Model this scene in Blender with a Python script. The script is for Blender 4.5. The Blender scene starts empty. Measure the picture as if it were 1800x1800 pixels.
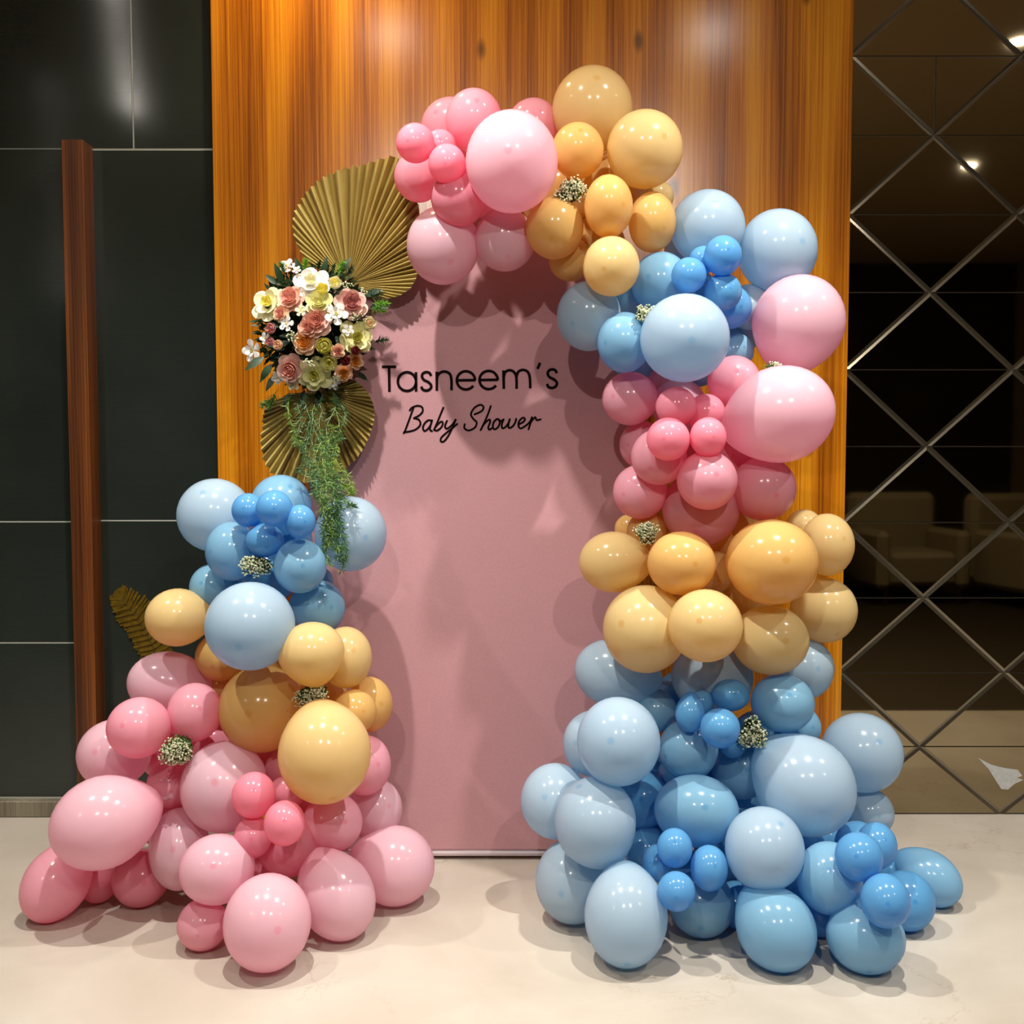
import bpy, math, random
from mathutils import Vector, Matrix
random.seed(7)
scene = bpy.context.scene
col = scene.collection

# ------------------------------------------------------------------ camera, world, light, exposure
CAM_H, PITCH, F = 1.27, math.radians(3.3), 1800.0
cam_data = bpy.data.cameras.new('camera')
cam_data.sensor_width = 36.0
cam_data.lens = 36.0
cam = bpy.data.objects.new('camera', cam_data)
cam.location = (0, 0, CAM_H)
cam.rotation_euler = (math.radians(90) - PITCH, 0, 0)
col.objects.link(cam)
scene.camera = cam

world = bpy.data.worlds.new('world')
scene.world = world
world.use_nodes = True
world.node_tree.nodes['Background'].inputs[0].default_value = (1.0, 0.92, 0.8, 1)
world.node_tree.nodes['Background'].inputs[1].default_value = 0.05

scene.view_settings.view_transform = 'Standard'
scene.view_settings.look = 'None'
scene.view_settings.gamma = 1.0
scene.view_settings.exposure = 0.12
scene.view_settings.use_curve_mapping = False
scene.cycles.caustics_reflective = False
scene.cycles.caustics_refractive = False
scene.cycles.sample_clamp_indirect = 4.0
scene.cycles.max_bounces = 8
scene.cycles.diffuse_bounces = 4
scene.cycles.glossy_bounces = 3
scene.cycles.transmission_bounces = 5
scene.cycles.adaptive_threshold = 0.03
scene.cycles.use_denoising = True

CEIL = 3.22
# downlights of the ceiling grid: x, y, watts, beam in degrees, colour, label
LAMPS = [
    (-1.85, 2.10, 130, 112, (1.0, 0.95, 0.88), 'ceiling downlight over the far left end of the balloon display'),
    (-0.56, 2.10, 250, 112, (1.0, 0.95, 0.87), 'ceiling downlight left of the middle, over the lettering'),
    (0.92, 2.10, 250, 112, (1.0, 0.95, 0.87), 'ceiling downlight over the right balloon column'),
    (2.40, 2.10, 150, 112, (1.0, 0.95, 0.88), 'ceiling downlight in front of the mirror wall'),
    (-3.30, -0.60, 90, 140, (1.0, 0.93, 0.84), 'ceiling downlight behind the viewer, by the left side wall'),
    (-0.56, -0.60, 110, 84, (1.0, 0.93, 0.84), 'ceiling downlight right behind the viewer, left one'),
    (0.92, -0.60, 110, 84, (1.0, 0.93, 0.84), 'ceiling downlight right behind the viewer, right one'),
    (3.10, 0.00, 90, 140, (1.0, 0.93, 0.84), 'ceiling downlight behind the viewer, by the right side wall'),
    (-0.66, 3.14, 26, 150, (1.0, 0.74, 0.34), 'warm ceiling downlight close to the wood wall'),
]

# ------------------------------------------------------------------ helpers
def ray(px, py):
    a = (px - 900) / F
    b = (900 - py) / F
    return Vector((a, math.cos(PITCH) + b * math.sin(PITCH), b * math.cos(PITCH) - math.sin(PITCH)))

def at(px, py, Y):
    """point of the plane y = Y that lies behind a position in the photograph"""
    r = ray(px, py)
    return Vector((0, 0, CAM_H)) + r * (Y / r.y)

def lin(r, g, b):
    f = lambda c: (c / 255.0 / 12.92) if c <= 10 else ((c / 255.0 + 0.055) / 1.055) ** 2.4
    return (f(r), f(g), f(b), 1.0)

def tag(o, label=None, cat=None, group=None, kind=None):
    if label: o['label'] = label
    if cat: o['category'] = cat
    if group: o['group'] = group
    if kind: o['kind'] = kind
    return o

def empty(name, loc=(0, 0, 0)):
    o = bpy.data.objects.new(name, None)
    o.location = loc
    o.empty_display_size = 0.05
    col.objects.link(o)
    return o

class MB:
    """collects geometry (in world or local metres) and links it as one mesh object"""
    def __init__(s):
        s.v, s.f = [], []
    def add(s, vs, fs):
        n = len(s.v)
        s.v += [tuple(v) for v in vs]
        s.f += [tuple(i + n for i in f) for f in fs]
    def box(s, x0, x1, y0, y1, z0, z1, bev=0.0):
        if bev <= 0:
            vs = [(x, y, z) for x in (x0, x1) for y in (y0, y1) for z in (z0, z1)]
            s.add(vs, [(0, 1, 3, 2), (4, 6, 7, 5), (0, 4, 5, 1), (2, 3, 7, 6), (0, 2, 6, 4), (1, 5, 7, 3)])
            return
        b = bev
        vs, idx = [], {}
        for i, (x, sx) in enumerate(((x0, 1), (x1, -1))):
            for j, (y, sy) in enumerate(((y0, 1), (y1, -1))):
                for k, (z, sz) in enumerate(((z0, 1), (z1, -1))):
                    for a, p in enumerate(((x, y + sy * b, z + sz * b), (x + sx * b, y, z + sz * b), (x + sx * b, y + sy * b, z))):
                        idx[i, j, k, a] = len(vs)
                        vs.append(p)
        I = lambda *k: idx[k]
        fs = []
        for i in (0, 1):
            fs.append((I(i, 0, 0, 0), I(i, 0, 1, 0), I(i, 1, 1, 0), I(i, 1, 0, 0)))
            fs.append((I(0, i, 0, 1), I(1, i, 0, 1), I(1, i, 1, 1), I(0, i, 1, 1)))
            fs.append((I(0, 0, i, 2), I(0, 1, i, 2), I(1, 1, i, 2), I(1, 0, i, 2)))
            for j in (0, 1):
                fs.append((I(i, j, 0, 0), I(i, j, 1, 0), I(i, j, 1, 1), I(i, j, 0, 1)))
                fs.append((I(i, 0, j, 0), I(i, 1, j, 0), I(i, 1, j, 2), I(i, 0, j, 2)))
                fs.append((I(0, i, j, 1), I(1, i, j, 1), I(1, i, j, 2), I(0, i, j, 2)))
                for k in (0, 1):
                    fs.append((I(i, j, k, 0), I(i, j, k, 1), I(i, j, k, 2)))
        s.add(vs, fs)
    def tube(s, pts, r0, r1=None, n=6, cap=True):
        r1 = r0 if r1 is None else r1
        pts = [Vector(p) for p in pts]
        vs, fs = [], []
        m = len(pts)
        for i, p in enumerate(pts):
            t = (pts[min(i + 1, m - 1)] - pts[max(i - 1, 0)]).normalized()
            a = t.orthogonal().normalized()
            b = t.cross(a)
            r = r0 + (r1 - r0) * i / max(m - 1, 1)
            for k in range(n):
                q = 2 * math.pi * k / n
                vs.append(p + a * (r * math.cos(q)) + b * (r * math.sin(q)))
        for i in range(m - 1):
            for k in range(n):
                k2 = (k + 1) % n
                fs.append((i * n + k, i * n + k2, (i + 1) * n + k2, (i + 1) * n + k))
        if cap:
            fs.append(tuple(range(n - 1, -1, -1)))
            fs.append(tuple((m - 1) * n + k for k in range(n)))
        s.add(vs, fs)
    def mesh(s, name, mat, smooth=False):
        me = bpy.data.meshes.new(name)
        me.from_pydata(s.v, [], s.f)
        me.update()
        if mat: me.materials.append(mat)
        if smooth:
            me.polygons.foreach_set('use_smooth', [True] * len(me.polygons))
        return me
    def build(s, name, mat, parent=None, smooth=False, fix=True):
        me = s.mesh(name, mat, smooth)
        if fix:
            import bmesh
            bm = bmesh.new(); bm.from_mesh(me)
            bmesh.ops.recalc_face_normals(bm, faces=bm.faces)
            bm.to_mesh(me); bm.free()
        return link(name, me, parent)

def link(name, me, parent=None, loc=None):
    o = bpy.data.objects.new(name, me)
    col.objects.link(o)
    if loc is not None: o.location = loc
    if parent is not None: o.parent = parent
    return o

def frame(d, up=Vector((0, 0, 1))):
    """rotation matrix whose local z is d"""
    z = Vector(d).normalized()
    x = up.cross(z)
    if x.length < 1e-4: x = Vector((1, 0, 0))
    x.normalize()
    y = z.cross(x)
    return Matrix((x, y, z)).transposed()

# ------------------------------------------------------------------ materials
def new_mat(name):
    m = bpy.data.materials.new(name)
    m.use_nodes = True
    nt = m.node_tree
    return m, nt, nt.nodes['Principled BSDF']

def N(nt, typ, **kw):
    n = nt.nodes.new(typ)
    for k, v in kw.items():
        if k.startswith('i_'):
            key = k[2:]
            n.inputs[int(key) if key.isdigit() else key].default_value = v
        else:
            setattr(n, k, v)
    return n

def ramp(nt, stops, fac):
    n = nt.nodes.new('ShaderNodeValToRGB')
    e = n.color_ramp.elements
    while len(e) < len(stops): e.new(0.5)
    for el, (p, c) in zip(e, stops):
        el.position = p
        el.color = c if len(c) == 4 else (*c, 1)
    nt.links.new(fac, n.inputs[0])
    return n

def plain(name, c, rough=0.5, metal=0.0, spec=0.5, emit=None, strength=0.0, noise=0.0, nscale=40):
    m, nt, b = new_mat(name)
    b.inputs['Base Color'].default_value = c
    b.inputs['Roughness'].default_value = rough
    b.inputs['Metallic'].default_value = metal
    b.inputs['Specular IOR Level'].default_value = spec
    if noise:
        tc = N(nt, 'ShaderNodeTexCoord')
        n = N(nt, 'ShaderNodeTexNoise', i_Scale=nscale, i_Detail=4.0)
        nt.links.new(tc.outputs['Object'], n.inputs['Vector'])
        r = ramp(nt, [(0.3, tuple(v * (1 - noise) for v in c[:3])), (0.7, tuple(min(1, v * (1 + noise)) for v in c[:3]))], n.outputs[0])
        nt.links.new(r.outputs[0], b.inputs['Base Color'])
    if emit:
        b.inputs['Emission Color'].default_value = emit
        b.inputs['Emission Strength'].default_value = strength
    return m

def latex(name, c, deep, k=0.4, trans=0.46):
    """thin stretched latex: glossy, a little light comes through; the crown has a darker dot of thicker rubber"""
    m, nt, b = new_mat(name)
    at_ = N(nt, 'ShaderNodeAttribute', attribute_name='crown')
    lw = N(nt, 'ShaderNodeMapRange', i_1=0.9945, i_2=0.9985)
    nt.links.new(at_.outputs['Fac'], lw.inputs[0])
    lk = N(nt, 'ShaderNodeMapRange', i_1=-0.55, i_2=-0.95)
    nt.links.new(at_.outputs['Fac'], lk.inputs[0])
    mx = N(nt, 'ShaderNodeMath', operation='MAXIMUM')
    nt.links.new(lw.outputs[0], mx.inputs[0]); nt.links.new(lk.outputs[0], mx.inputs[1])
    sc = N(nt, 'ShaderNodeMath', operation='MULTIPLY', i_1=0.42)
    nt.links.new(mx.outputs[0], sc.inputs[0])
    cm = N(nt, 'ShaderNodeMix', data_type='RGBA')
    cm.inputs['A'].default_value = c
    cm.inputs['B'].default_value = deep
    nt.links.new(sc.outputs[0], cm.inputs['Factor'])
    nt.links.new(cm.outputs['Result'], b.inputs['Base Color'])
    b.inputs['Roughness'].default_value = 0.16
    b.inputs['Specular IOR Level'].default_value = 0.5
    tr = N(nt, 'ShaderNodeBsdfTranslucent')
    tr.inputs['Color'].default_value = tuple(x * k + y * (1 - k) for x, y in zip(c, deep))
    ms = N(nt, 'ShaderNodeMixShader', i_0=trans)
    nt.links.new(b.outputs[0], ms.inputs[1]); nt.links.new(tr.outputs[0], ms.inputs[2])
    nt.links.new(ms.outputs[0], nt.nodes['Material Output'].inputs['Surface'])
    return m

LATEX = {
    'pp': latex('latex_pale_pink', lin(246, 211, 224), lin(244, 128, 158), 0.7),
    'pm': latex('latex_pink', lin(249, 190, 207), lin(246, 116, 150), 0.5),
    'pd': latex('latex_bright_pink', lin(252, 172, 193), lin(246, 100, 138), 0.5),
    'yp': latex('latex_pale_yellow', lin(244, 222, 160), lin(222, 160, 50), 0.6),
    'ym': latex('latex_apricot', lin(244, 208, 130), lin(224, 152, 36), 0.5),
    'bp': latex('latex_pale_blue', lin(198, 221, 236), lin(100, 180, 228), 0.65),
    'bm': latex('latex_light_blue', lin(154, 207, 234), lin(50, 158, 218), 0.4),
    'bd': latex('latex_vivid_blue', lin(116, 190, 236), lin(24, 140, 218), 0.35),
}

def wood_mat(name, dark, mid, light, rough=0.28, knots=True, gx=1.0):
    m, nt, b = new_mat(name)
    L = nt.links.new
    tc = N(nt, 'ShaderNodeTexCoord')
    def mapped(sx, sy, sz):
        mp = N(nt, 'ShaderNodeMapping')
        mp.inputs['Scale'].default_value = (sx, sy, sz)
        L(tc.outputs['Object'], mp.inputs['Vector'])
        return mp.outputs[0]
    n1 = N(nt, 'ShaderNodeTexNoise', i_Scale=1.0, i_Detail=3.0, i_Roughness=0.55)
    L(mapped(9 * gx, 9 * gx, 0.5), n1.inputs['Vector'])
    n2 = N(nt, 'ShaderNodeTexNoise', i_Scale=1.0, i_Detail=6.0, i_Roughness=0.7)
    L(mapped(170 * gx, 170 * gx, 1.3), n2.inputs['Vector'])
    w = N(nt, 'ShaderNodeTexWave', wave_type='BANDS', bands_direction='X', i_Scale=0.55, i_Distortion=9.0, i_Detail=3.0)
    w.inputs['Detail Scale'].default_value = 0.9
    L(mapped(3.2 * gx, 3.2 * gx, 0.45), w.inputs['Vector'])
    a1 = N(nt, 'ShaderNodeMath', operation='MULTIPLY', i_1=0.24); L(n1.outputs[0], a1.inputs[0])
    a2 = N(nt, 'ShaderNodeMath', operation='MULTIPLY_ADD', i_1=0.62); L(n2.outputs[0], a2.inputs[0]); L(a1.outputs[0], a2.inputs[2])
    a3 = N(nt, 'ShaderNodeMath', operation='MULTIPLY_ADD', i_1=0.14); L(w.outputs['Fac'], a3.inputs[0]); L(a2.outputs[0], a3.inputs[2])
    r = ramp(nt, [(0.37, dark), (0.50, mid), (0.63, light)], a3.outputs[0])
    out = r.outputs[0]
    if knots:
        v = N(nt, 'ShaderNodeTexVoronoi', i_Scale=1.0)
        L(mapped(5.5, 5.5, 2.6), v.inputs['Vector'])
        kr = N(nt, 'ShaderNodeMapRange', i_1=0.12, i_2=0.05)
        L(v.outputs['Distance'], kr.inputs[0])
        km = N(nt, 'ShaderNodeMix', data_type='RGBA')
        km.inputs['B'].default_value = (0.09, 0.03, 0.004, 1)
        ks = N(nt, 'ShaderNodeMath', operation='MULTIPLY', i_1=0.8); L(kr.outputs[0], ks.inputs[0])
        L(ks.outputs[0], km.inputs['Factor']); L(out, km.inputs['A'])
        out = km.outputs['Result']
    L(out, b.inputs['Base Color'])
    b.inputs['Roughness'].default_value = rough
    bp = N(nt, 'ShaderNodeBump', i_Strength=0.05, i_Distance=0.002)
    L(n2.outputs[0], bp.inputs['Height']); L(bp.outputs[0], b.inputs['Normal'])
    return m

M = {}
M['wood'] = wood_mat('golden_wood_veneer', lin(126, 66, 8), lin(184, 108, 16), lin(216, 144, 28), 0.22)
M['post_wood'] = wood_mat('dark_post_wood', lin(52, 24, 8), lin(98, 52, 18), lin(140, 80, 30), 0.4, False, 2.0)
M['skirting'] = wood_mat('grey_skirting_stone', lin(80, 76, 62), lin(112, 106, 88), lin(140, 132, 112), 0.5, False, 0.5)

def marble():
    m, nt, b = new_mat('cream_marble')
    L = nt.links.new
    tc = N(nt, 'ShaderNodeTexCoord')
    n1 = N(nt, 'ShaderNodeTexNoise', i_Scale=1.7, i_Detail=6.0, i_Roughness=0.6, i_Distortion=0.6)
    L(tc.outputs['Object'], n1.inputs['Vector'])
    r = ramp(nt, [(0.3, lin(174, 165, 152)), (0.55, lin(187, 179, 167)), (0.75, lin(196, 190, 181))], n1.outputs[0])
    # thin broken brown veins
    n2 = N(nt, 'ShaderNodeTexNoise', i_Scale=1.1, i_Detail=9.0, i_Roughness=0.62, i_Distortion=0.4)
    L(tc.outputs['Object'], n2.inputs['Vector'])
    s = N(nt, 'ShaderNodeMath', operation='SUBTRACT', i_1=0.5); L(n2.outputs[0], s.inputs[0])
    a = N(nt, 'ShaderNodeMath', operation='ABSOLUTE'); L(s.outputs[0], a.inputs[0])
    mr = N(nt, 'ShaderNodeMapRange', i_1=0.004, i_2=0.0); L(a.outputs[0], mr.inputs[0])
    n3 = N(nt, 'ShaderNodeTexNoise', i_Scale=2.3, i_Detail=2.0); L(tc.outputs['Object'], n3.inputs['Vector'])
    g = N(nt, 'ShaderNodeMapRange', i_1=0.52, i_2=0.66); L(n3.outputs[0], g.inputs[0])
    mu = N(nt, 'ShaderNodeMath', operation='MULTIPLY'); L(mr.outputs[0], mu.inputs[0]); L(g.outputs[0], mu.inputs[1])
    mu2 = N(nt, 'ShaderNodeMath', operation='MULTIPLY', i_1=0.55); L(mu.outputs[0], mu2.inputs[0])
    mx = N(nt, 'ShaderNodeMix', data_type='RGBA')
    mx.inputs['B'].default_value = lin(128, 98, 66)
    L(mu2.outputs[0], mx.inputs['Factor']); L(r.outputs[0], mx.inputs['A'])
    L(mx.outputs['Result'], b.inputs['Base Color'])
    b.inputs['Roughness'].default_value = 0.32
    b.inputs['Specular IOR Level'].default_value = 0.4
    return m
M['marble'] = marble()

def dark_tile():
    m, nt, b = new_mat('dark_ribbed_tile')
    L = nt.links.new
    tc = N(nt, 'ShaderNodeTexCoord')
    n = N(nt, 'ShaderNodeTexNoise', i_Scale=1.2, i_Detail=3.0); L(tc.outputs['Object'], n.inputs['Vector'])
    r = ramp(nt, [(0.3, lin(30, 36, 33)), (0.7, lin(46, 53, 48))], n.outputs[0])
    L(r.outputs[0], b.inputs['Base Color'])
    b.inputs['Roughness'].default_value = 0.14
    b.inputs['Specular IOR Level'].default_value = 0.55
    w = N(nt, 'ShaderNodeTexWave', wave_type='BANDS', bands_direction='Z', i_Scale=62.0)
    L(tc.outputs['Object'], w.inputs['Vector'])
    bp = N(nt, 'ShaderNodeBump', i_Strength=0.25, i_Distance=0.0006)
    L(w.outputs['Fac'], bp.inputs['Height']); L(bp.outputs[0], b.inputs['Normal'])
    return m
M['dark_tile'] = dark_tile()
M['joint'] = plain('pale_joint', lin(176, 182, 172), 0.6)
M['mirror'] = plain('smoked_mirror', (0.34, 0.28, 0.18, 1), 0.03, 1.0)
M['mirror_back'] = plain('mirror_joint', lin(84, 78, 62), 0.35)
M['bevel'] = plain('ground_mirror_bevel', (0.24, 0.21, 0.155, 1), 0.22, 0.9)
M['ceiling'] = plain('beige_ceiling', lin(240, 220, 182), 0.8)
M['wall_beige'] = plain('beige_wall', lin(180, 160, 126), 0.8, noise=0.08, nscale=3)
M['dark_wall'] = plain('dark_wall', lin(62, 52, 36), 0.6, noise=0.1, nscale=3)
M['carpet'] = plain('added_dark_carpet', lin(58, 50, 38), 0.95, spec=0.1, noise=0.3, nscale=90)
M['lamp'] = plain('lamp_glass', (1, 1, 1, 1), 0.4, emit=(1, 0.93, 0.82, 1), strength=220)
M['lamp_ring'] = plain('lamp_ring_metal', lin(190, 188, 180), 0.35, 0.8)
M['hem'] = plain('white_hem', lin(220, 208, 216), 0.5)
M['black_print'] = plain('black_print', lin(22, 9, 11), 0.85, spec=0.08)
M['fleck'] = plain('pale_fleck', lin(176, 178, 176), 0.6, noise=0.1, nscale=60)
M['cream'] = plain('cream_upholstery', lin(150, 138, 108), 0.8)
M['chair_leg'] = plain('chair_leg_wood', lin(60, 36, 18), 0.4)
M['gold'] = plain('dull_gold', lin(120, 96, 24), 0.42, 0.55, noise=0.25, nscale=70)
M['gold_dark'] = plain('dark_rib', lin(48, 34, 10), 0.5)

def fabric():
    m, nt, b = new_mat('dusty_pink_fabric')
    L = nt.links.new
    tc = N(nt, 'ShaderNodeTexCoord')
    n = N(nt, 'ShaderNodeTexNoise', i_Scale=420.0, i_Detail=2.0); L(tc.outputs['Object'], n.inputs['Vector'])
    r = ramp(nt, [(0.3, lin(189, 141, 147)), (0.7, lin(199, 151, 157))], n.outputs[0])
    L(r.outputs[0], b.inputs['Base Color'])
    b.inputs['Roughness'].default_value = 0.7
    b.inputs['Specular IOR Level'].default_value = 0.25
    bp = N(nt, 'ShaderNodeBump', i_Strength=0.08, i_Distance=0.001)
    L(n.outputs[0], bp.inputs['Height']); L(bp.outputs[0], b.inputs['Normal'])
    return m
M['fabric'] = fabric()

def palm():
    m, nt, b = new_mat('dried_palm')
    L = nt.links.new
    a = N(nt, 'ShaderNodeAttribute', attribute_name='streak')
    r = ramp(nt, [(0.0, lin(84, 60, 28)), (0.3, lin(136, 112, 52)), (0.65, lin(162, 140, 70)), (1.0, lin(190, 170, 104))], a.outputs['Fac'])
    L(r.outputs[0], b.inputs['Base Color'])
    b.inputs['Roughness'].default_value = 0.55
    return m
M['palm'] = palm()
M['stem'] = plain('dry_stem', lin(150, 120, 62), 0.6)

def leafy(name, c, trans=0.25, rough=0.45):
    m, nt, b = new_mat(name)
    tc = N(nt, 'ShaderNodeTexCoord')
    n = N(nt, 'ShaderNodeTexNoise', i_Scale=60.0, i_Detail=2.0)
    nt.links.new(tc.outputs['Object'], n.inputs['Vector'])
    r = ramp(nt, [(0.3, tuple(v * 0.7 for v in c[:3])), (0.7, tuple(min(1, v * 1.25) for v in c[:3]))], n.outputs[0])
    nt.links.new(r.outputs[0], b.inputs['Base Color'])
    b.inputs['Roughness'].default_value = rough
    t = N(nt, 'ShaderNodeBsdfTranslucent'); t.inputs[0].default_value = c
    ms = N(nt, 'ShaderNodeMixShader', i_0=trans)
    nt.links.new(b.outputs[0], ms.inputs[1]); nt.links.new(t.outputs[0], ms.inputs[2])
    nt.links.new(ms.outputs[0], nt.nodes['Material Output'].inputs['Surface'])
    return m
M['leaf_dark'] = leafy('dark_green_leaf', lin(34, 62, 34), 0.1)
M['leaf_mid'] = leafy('green_leaf', lin(78, 118, 48))
M['leaf_bright'] = leafy('bright_fern', lin(118, 176, 58), 0.35)
M['needle_a'] = leafy('grey_green_needle', lin(84, 124, 74))
M['needle_b'] = leafy('fresh_green_needle', lin(128, 158, 66), 0.3)
M['tiny_white'] = leafy('tiny_white_blossom', lin(242, 243, 206), 0.3, 0.6)
M['sprig_green'] = leafy('sprig_green', lin(72, 112, 46), 0.2)

# ------------------------------------------------------------------ setting
WALL_Y = 3.535
WOOD_Y = 3.49
RX0, RX1, RY0 = -4.6, 5.2, -3.6

mb = MB(); mb.box(RX0, RX1, 2.08, 3.75, -0.1, 0)
tag(mb.build('floor', M['marble']), 'cream polished marble floor with fine brown veins', kind='structure')
mb = MB(); mb.box(RX0, RX1, RY0, 2.08, -0.1, 0)  # unseen carpet, invented to darken what the mirror wall shows
tag(mb.build('floor_rear', M['carpet']), 'added dark brown carpet behind the viewer, keeping the mirror wall dark', kind='structure')
mb = MB(); mb.box(RX0, RX1, RY0, 3.75, CEIL, CEIL + 0.1)
tag(mb.build('ceiling', M['ceiling']), 'beige ceiling with recessed downlights', kind='structure')
mb = MB(); mb.box(RX0, RX1, RY0 - 0.1, RY0, 0, CEIL)
tag(mb.build('wall_rear', M['dark_wall']), 'dark wall behind the viewer', kind='structure')
mb = MB(); mb.box(RX0 - 0.1, RX0, RY0, 3.75, 0, CEIL)
tag(mb.build('wall_far_left', M['wall_beige']), 'beige side wall out of view on the left', kind='structure')
mb = MB(); mb.box(RX1, RX1 + 0.1, RY0, 3.75, 0, CEIL)
tag(mb.build('wall_far_right', M['wall_beige']), 'beige side wall out of view on the right', kind='structure')

# golden wood feature wall
wx0 = at(384, 900, WOOD_Y).x
wx1 = at(1485, 900, WOOD_Y).x
mb = MB(); mb.box(wx0, wx1, WOOD_Y, 3.75, 0, CEIL, 0.002)
tag(mb.build('wall_center', M['wood']), 'golden brown wood veneer wall with vertical grain', kind='structure')

# dark tiled wall on the left, tiles with pale recessed joints
mb = MB(); mb.box(RX0, wx0, WALL_Y + 0.0015, 3.75, 0, CEIL)
wl = tag(mb.build('wall_left', M['joint']), 'wall of dark glossy green-black tiles', kind='structure')
px0 = at(121, 800, WALL_Y - 0.08).x
px1 = at(158, 800, WALL_Y - 0.08).x
def zof(py, Y=WALL_Y): return at(900, py, Y).z
G = 0.0026
def wall_tiles(x0, x1, xs, zs):
    xs = [x0] + xs + [x1]
    for a, b_ in zip(xs, xs[1:]):
        for c, d in zip(zs, zs[1:]):
            m_ = MB(); m_.box(a + G, b_ - G, WALL_Y, WALL_Y + 0.01, c + G, d - G, 0.0008)
            m_.build('tile', M['dark_tile'], wl)
zb = 0.062
pm = (px0 + px1) / 2
xv = at(235, 265, WALL_Y).x
wall_tiles(RX0, pm, [-2.9], [zb, zof(1130), zof(917), zof(261)])
wall_tiles(pm, wx0, [], [zb, zof(915)])
wall_tiles(pm, wx0, [], [zof(915), zof(263)])
wall_tiles(RX0, wx0, [-2.9, xv], [zof(262), CEIL])
mb = MB(); mb.box(RX0, wx0, WALL_Y - 0.03, WALL_Y + 0.02, 0, 0.058, 0.004)
tag(mb.build('baseboard_left', M['skirting']), 'weathered grey stone skirting along the dark wall', kind='structure')
mb = MB(); mb.box(px0, px1, WALL_Y - 0.08, WALL_Y + 0.004, 0.058, at(140, 245, WALL_Y - 0.08).z, 0.002)
tag(mb.build('trim_1', M['post_wood']), 'dark brown wooden post fixed to the dark wall', kind='structure')

# smoked mirror wall on the right: triangular bevelled panes
mb = MB(); mb.box(wx1, RX1, WALL_Y + 0.004, 3.75, 0, CEIL)
wr = tag(mb.build('wall_right', M['mirror_back']), 'wall clad in smoked bevelled mirror panes', kind='structure')
za, zc = zof(99), zof(1182)
RH = (za - zc) / 8
HW = 0.2885
def pane(pts, bevels):
    """triangle (x, z) with a sloping bevel along the flagged edges"""
    n = len(pts)
    area = sum(pts[i][0] * pts[(i + 1) % n][1] - pts[(i + 1) % n][0] * pts[i][1] for i in range(n))
    if area < 0:
        pts = pts[::-1]
        bevels = bevels[::-1]
        bevels = bevels[1:] + bevels[:1]
    def inset(dist):
        lines = []
        for i in range(n):
            p, q = Vector(pts[i]), Vector(pts[(i + 1) % n])
            t = (q - p).normalized()
            nn = Vector((-t.y, t.x))
            lines.append((p + nn * dist[i], t))
        out = []
        for i in range(n):
            (p, t), (q, u) = lines[i - 1], lines[i]
            den = t.x * u.y - t.y * u.x
            k = ((q.x - p.x) * u.y - (q.y - p.y) * u.x) / den
            out.append(p + t * k)
        return out
    A = inset([0.0012] * n)
    B = inset([0.010 if b_ else 0.0022 for b_ in bevels])
    vs = [(p.x, WALL_Y + 0.004, p.y) for p in A] + [(p.x, WALL_Y + 0.0022, p.y) for p in A] + [(p.x, WALL_Y, p.y) for p in B]
    fs = [tuple(range(2 * n, 3 * n))]
    for i in range(n):
        j = (i + 1) % n
        fs += [(i, j, n + j, n + i), (n + i, n + j, 2 * n + j, 2 * n + i)]
    m_ = MB(); m_.add(vs, fs)
    o = m_.build('mirror_pane', M['mirror'], wr)
    o.data.materials.append(M['bevel'])
    for p_ in o.data.polygons:
        if len(p_.vertices) == 4: p_.material_index = 1
rows = []
k = -2
while True:
    zt = za - k * RH
    zbm = za - (k + 1) * RH
    if zbm < 0.10: zbm = 0.004
    rows.append((k, min(zt, CEIL), max(zbm, 0.004)))
    k += 1
    if zbm <= 0.005: break
NP = 5
for k, zt, zbm in rows:
    down = (k % 2 == 0)
    zn, zf = (zt, zbm) if down else (zbm, zt)      # the outer nodes lie on zn, the middle nodes on zf
    x0 = wx1 + 0.004
    for i in range(NP):
        xl = x0 + i * 2 * HW
        xc, xr = xl + HW, xl + 2 * HW
        if k == 0:
            pane([(xl, zn), (xc, zn), (xc, zf)], [False, False, True])
            pane([(xc, zn), (xr, zn), (xc, zf)], [False, True, False])
        else:
            pane([(xl, zn), (xr, zn), (xc, zf)], [False, True, True])
        if i == 0:
            pane([(xl, zn), (xc, zf), (xl, zf)], [True, False, False])
        if i < NP - 1:
            pane([(xr, zn), (xr + HW, zf), (xc, zf)], [True, False, True])
        else:
            pane([(xr, zn), (xr, zf), (xc, zf)], [False, False, True])

# thin jagged pale sticker on a mirror pane
pts = [(1719, 1332), (1742, 1344), (1766, 1350), (1789, 1353), (1797, 1364), (1788, 1367), (1799, 1371), (1783, 1378), (1772, 1388), (1760, 1387), (1749, 1370), (1738, 1352)]
mb = MB()  # flat grey outline laid just in front of the pane
fr = [at(x, y, WALL_Y - 0.0016) for x, y in pts]
bk = [at(x, y, WALL_Y - 0.0004) for x, y in pts]
n_ = len(pts)
mb.add(fr + bk, [tuple(range(n_)), tuple(range(2 * n_ - 1, n_ - 1, -1))] + [(i, (i + 1) % n_, n_ + (i + 1) % n_, n_ + i) for i in range(n_)])
tag(mb.build('jagged_fleck', M['fleck']), 'jagged pale grey sticker low on the smoked mirror wall', 'fleck')

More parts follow.
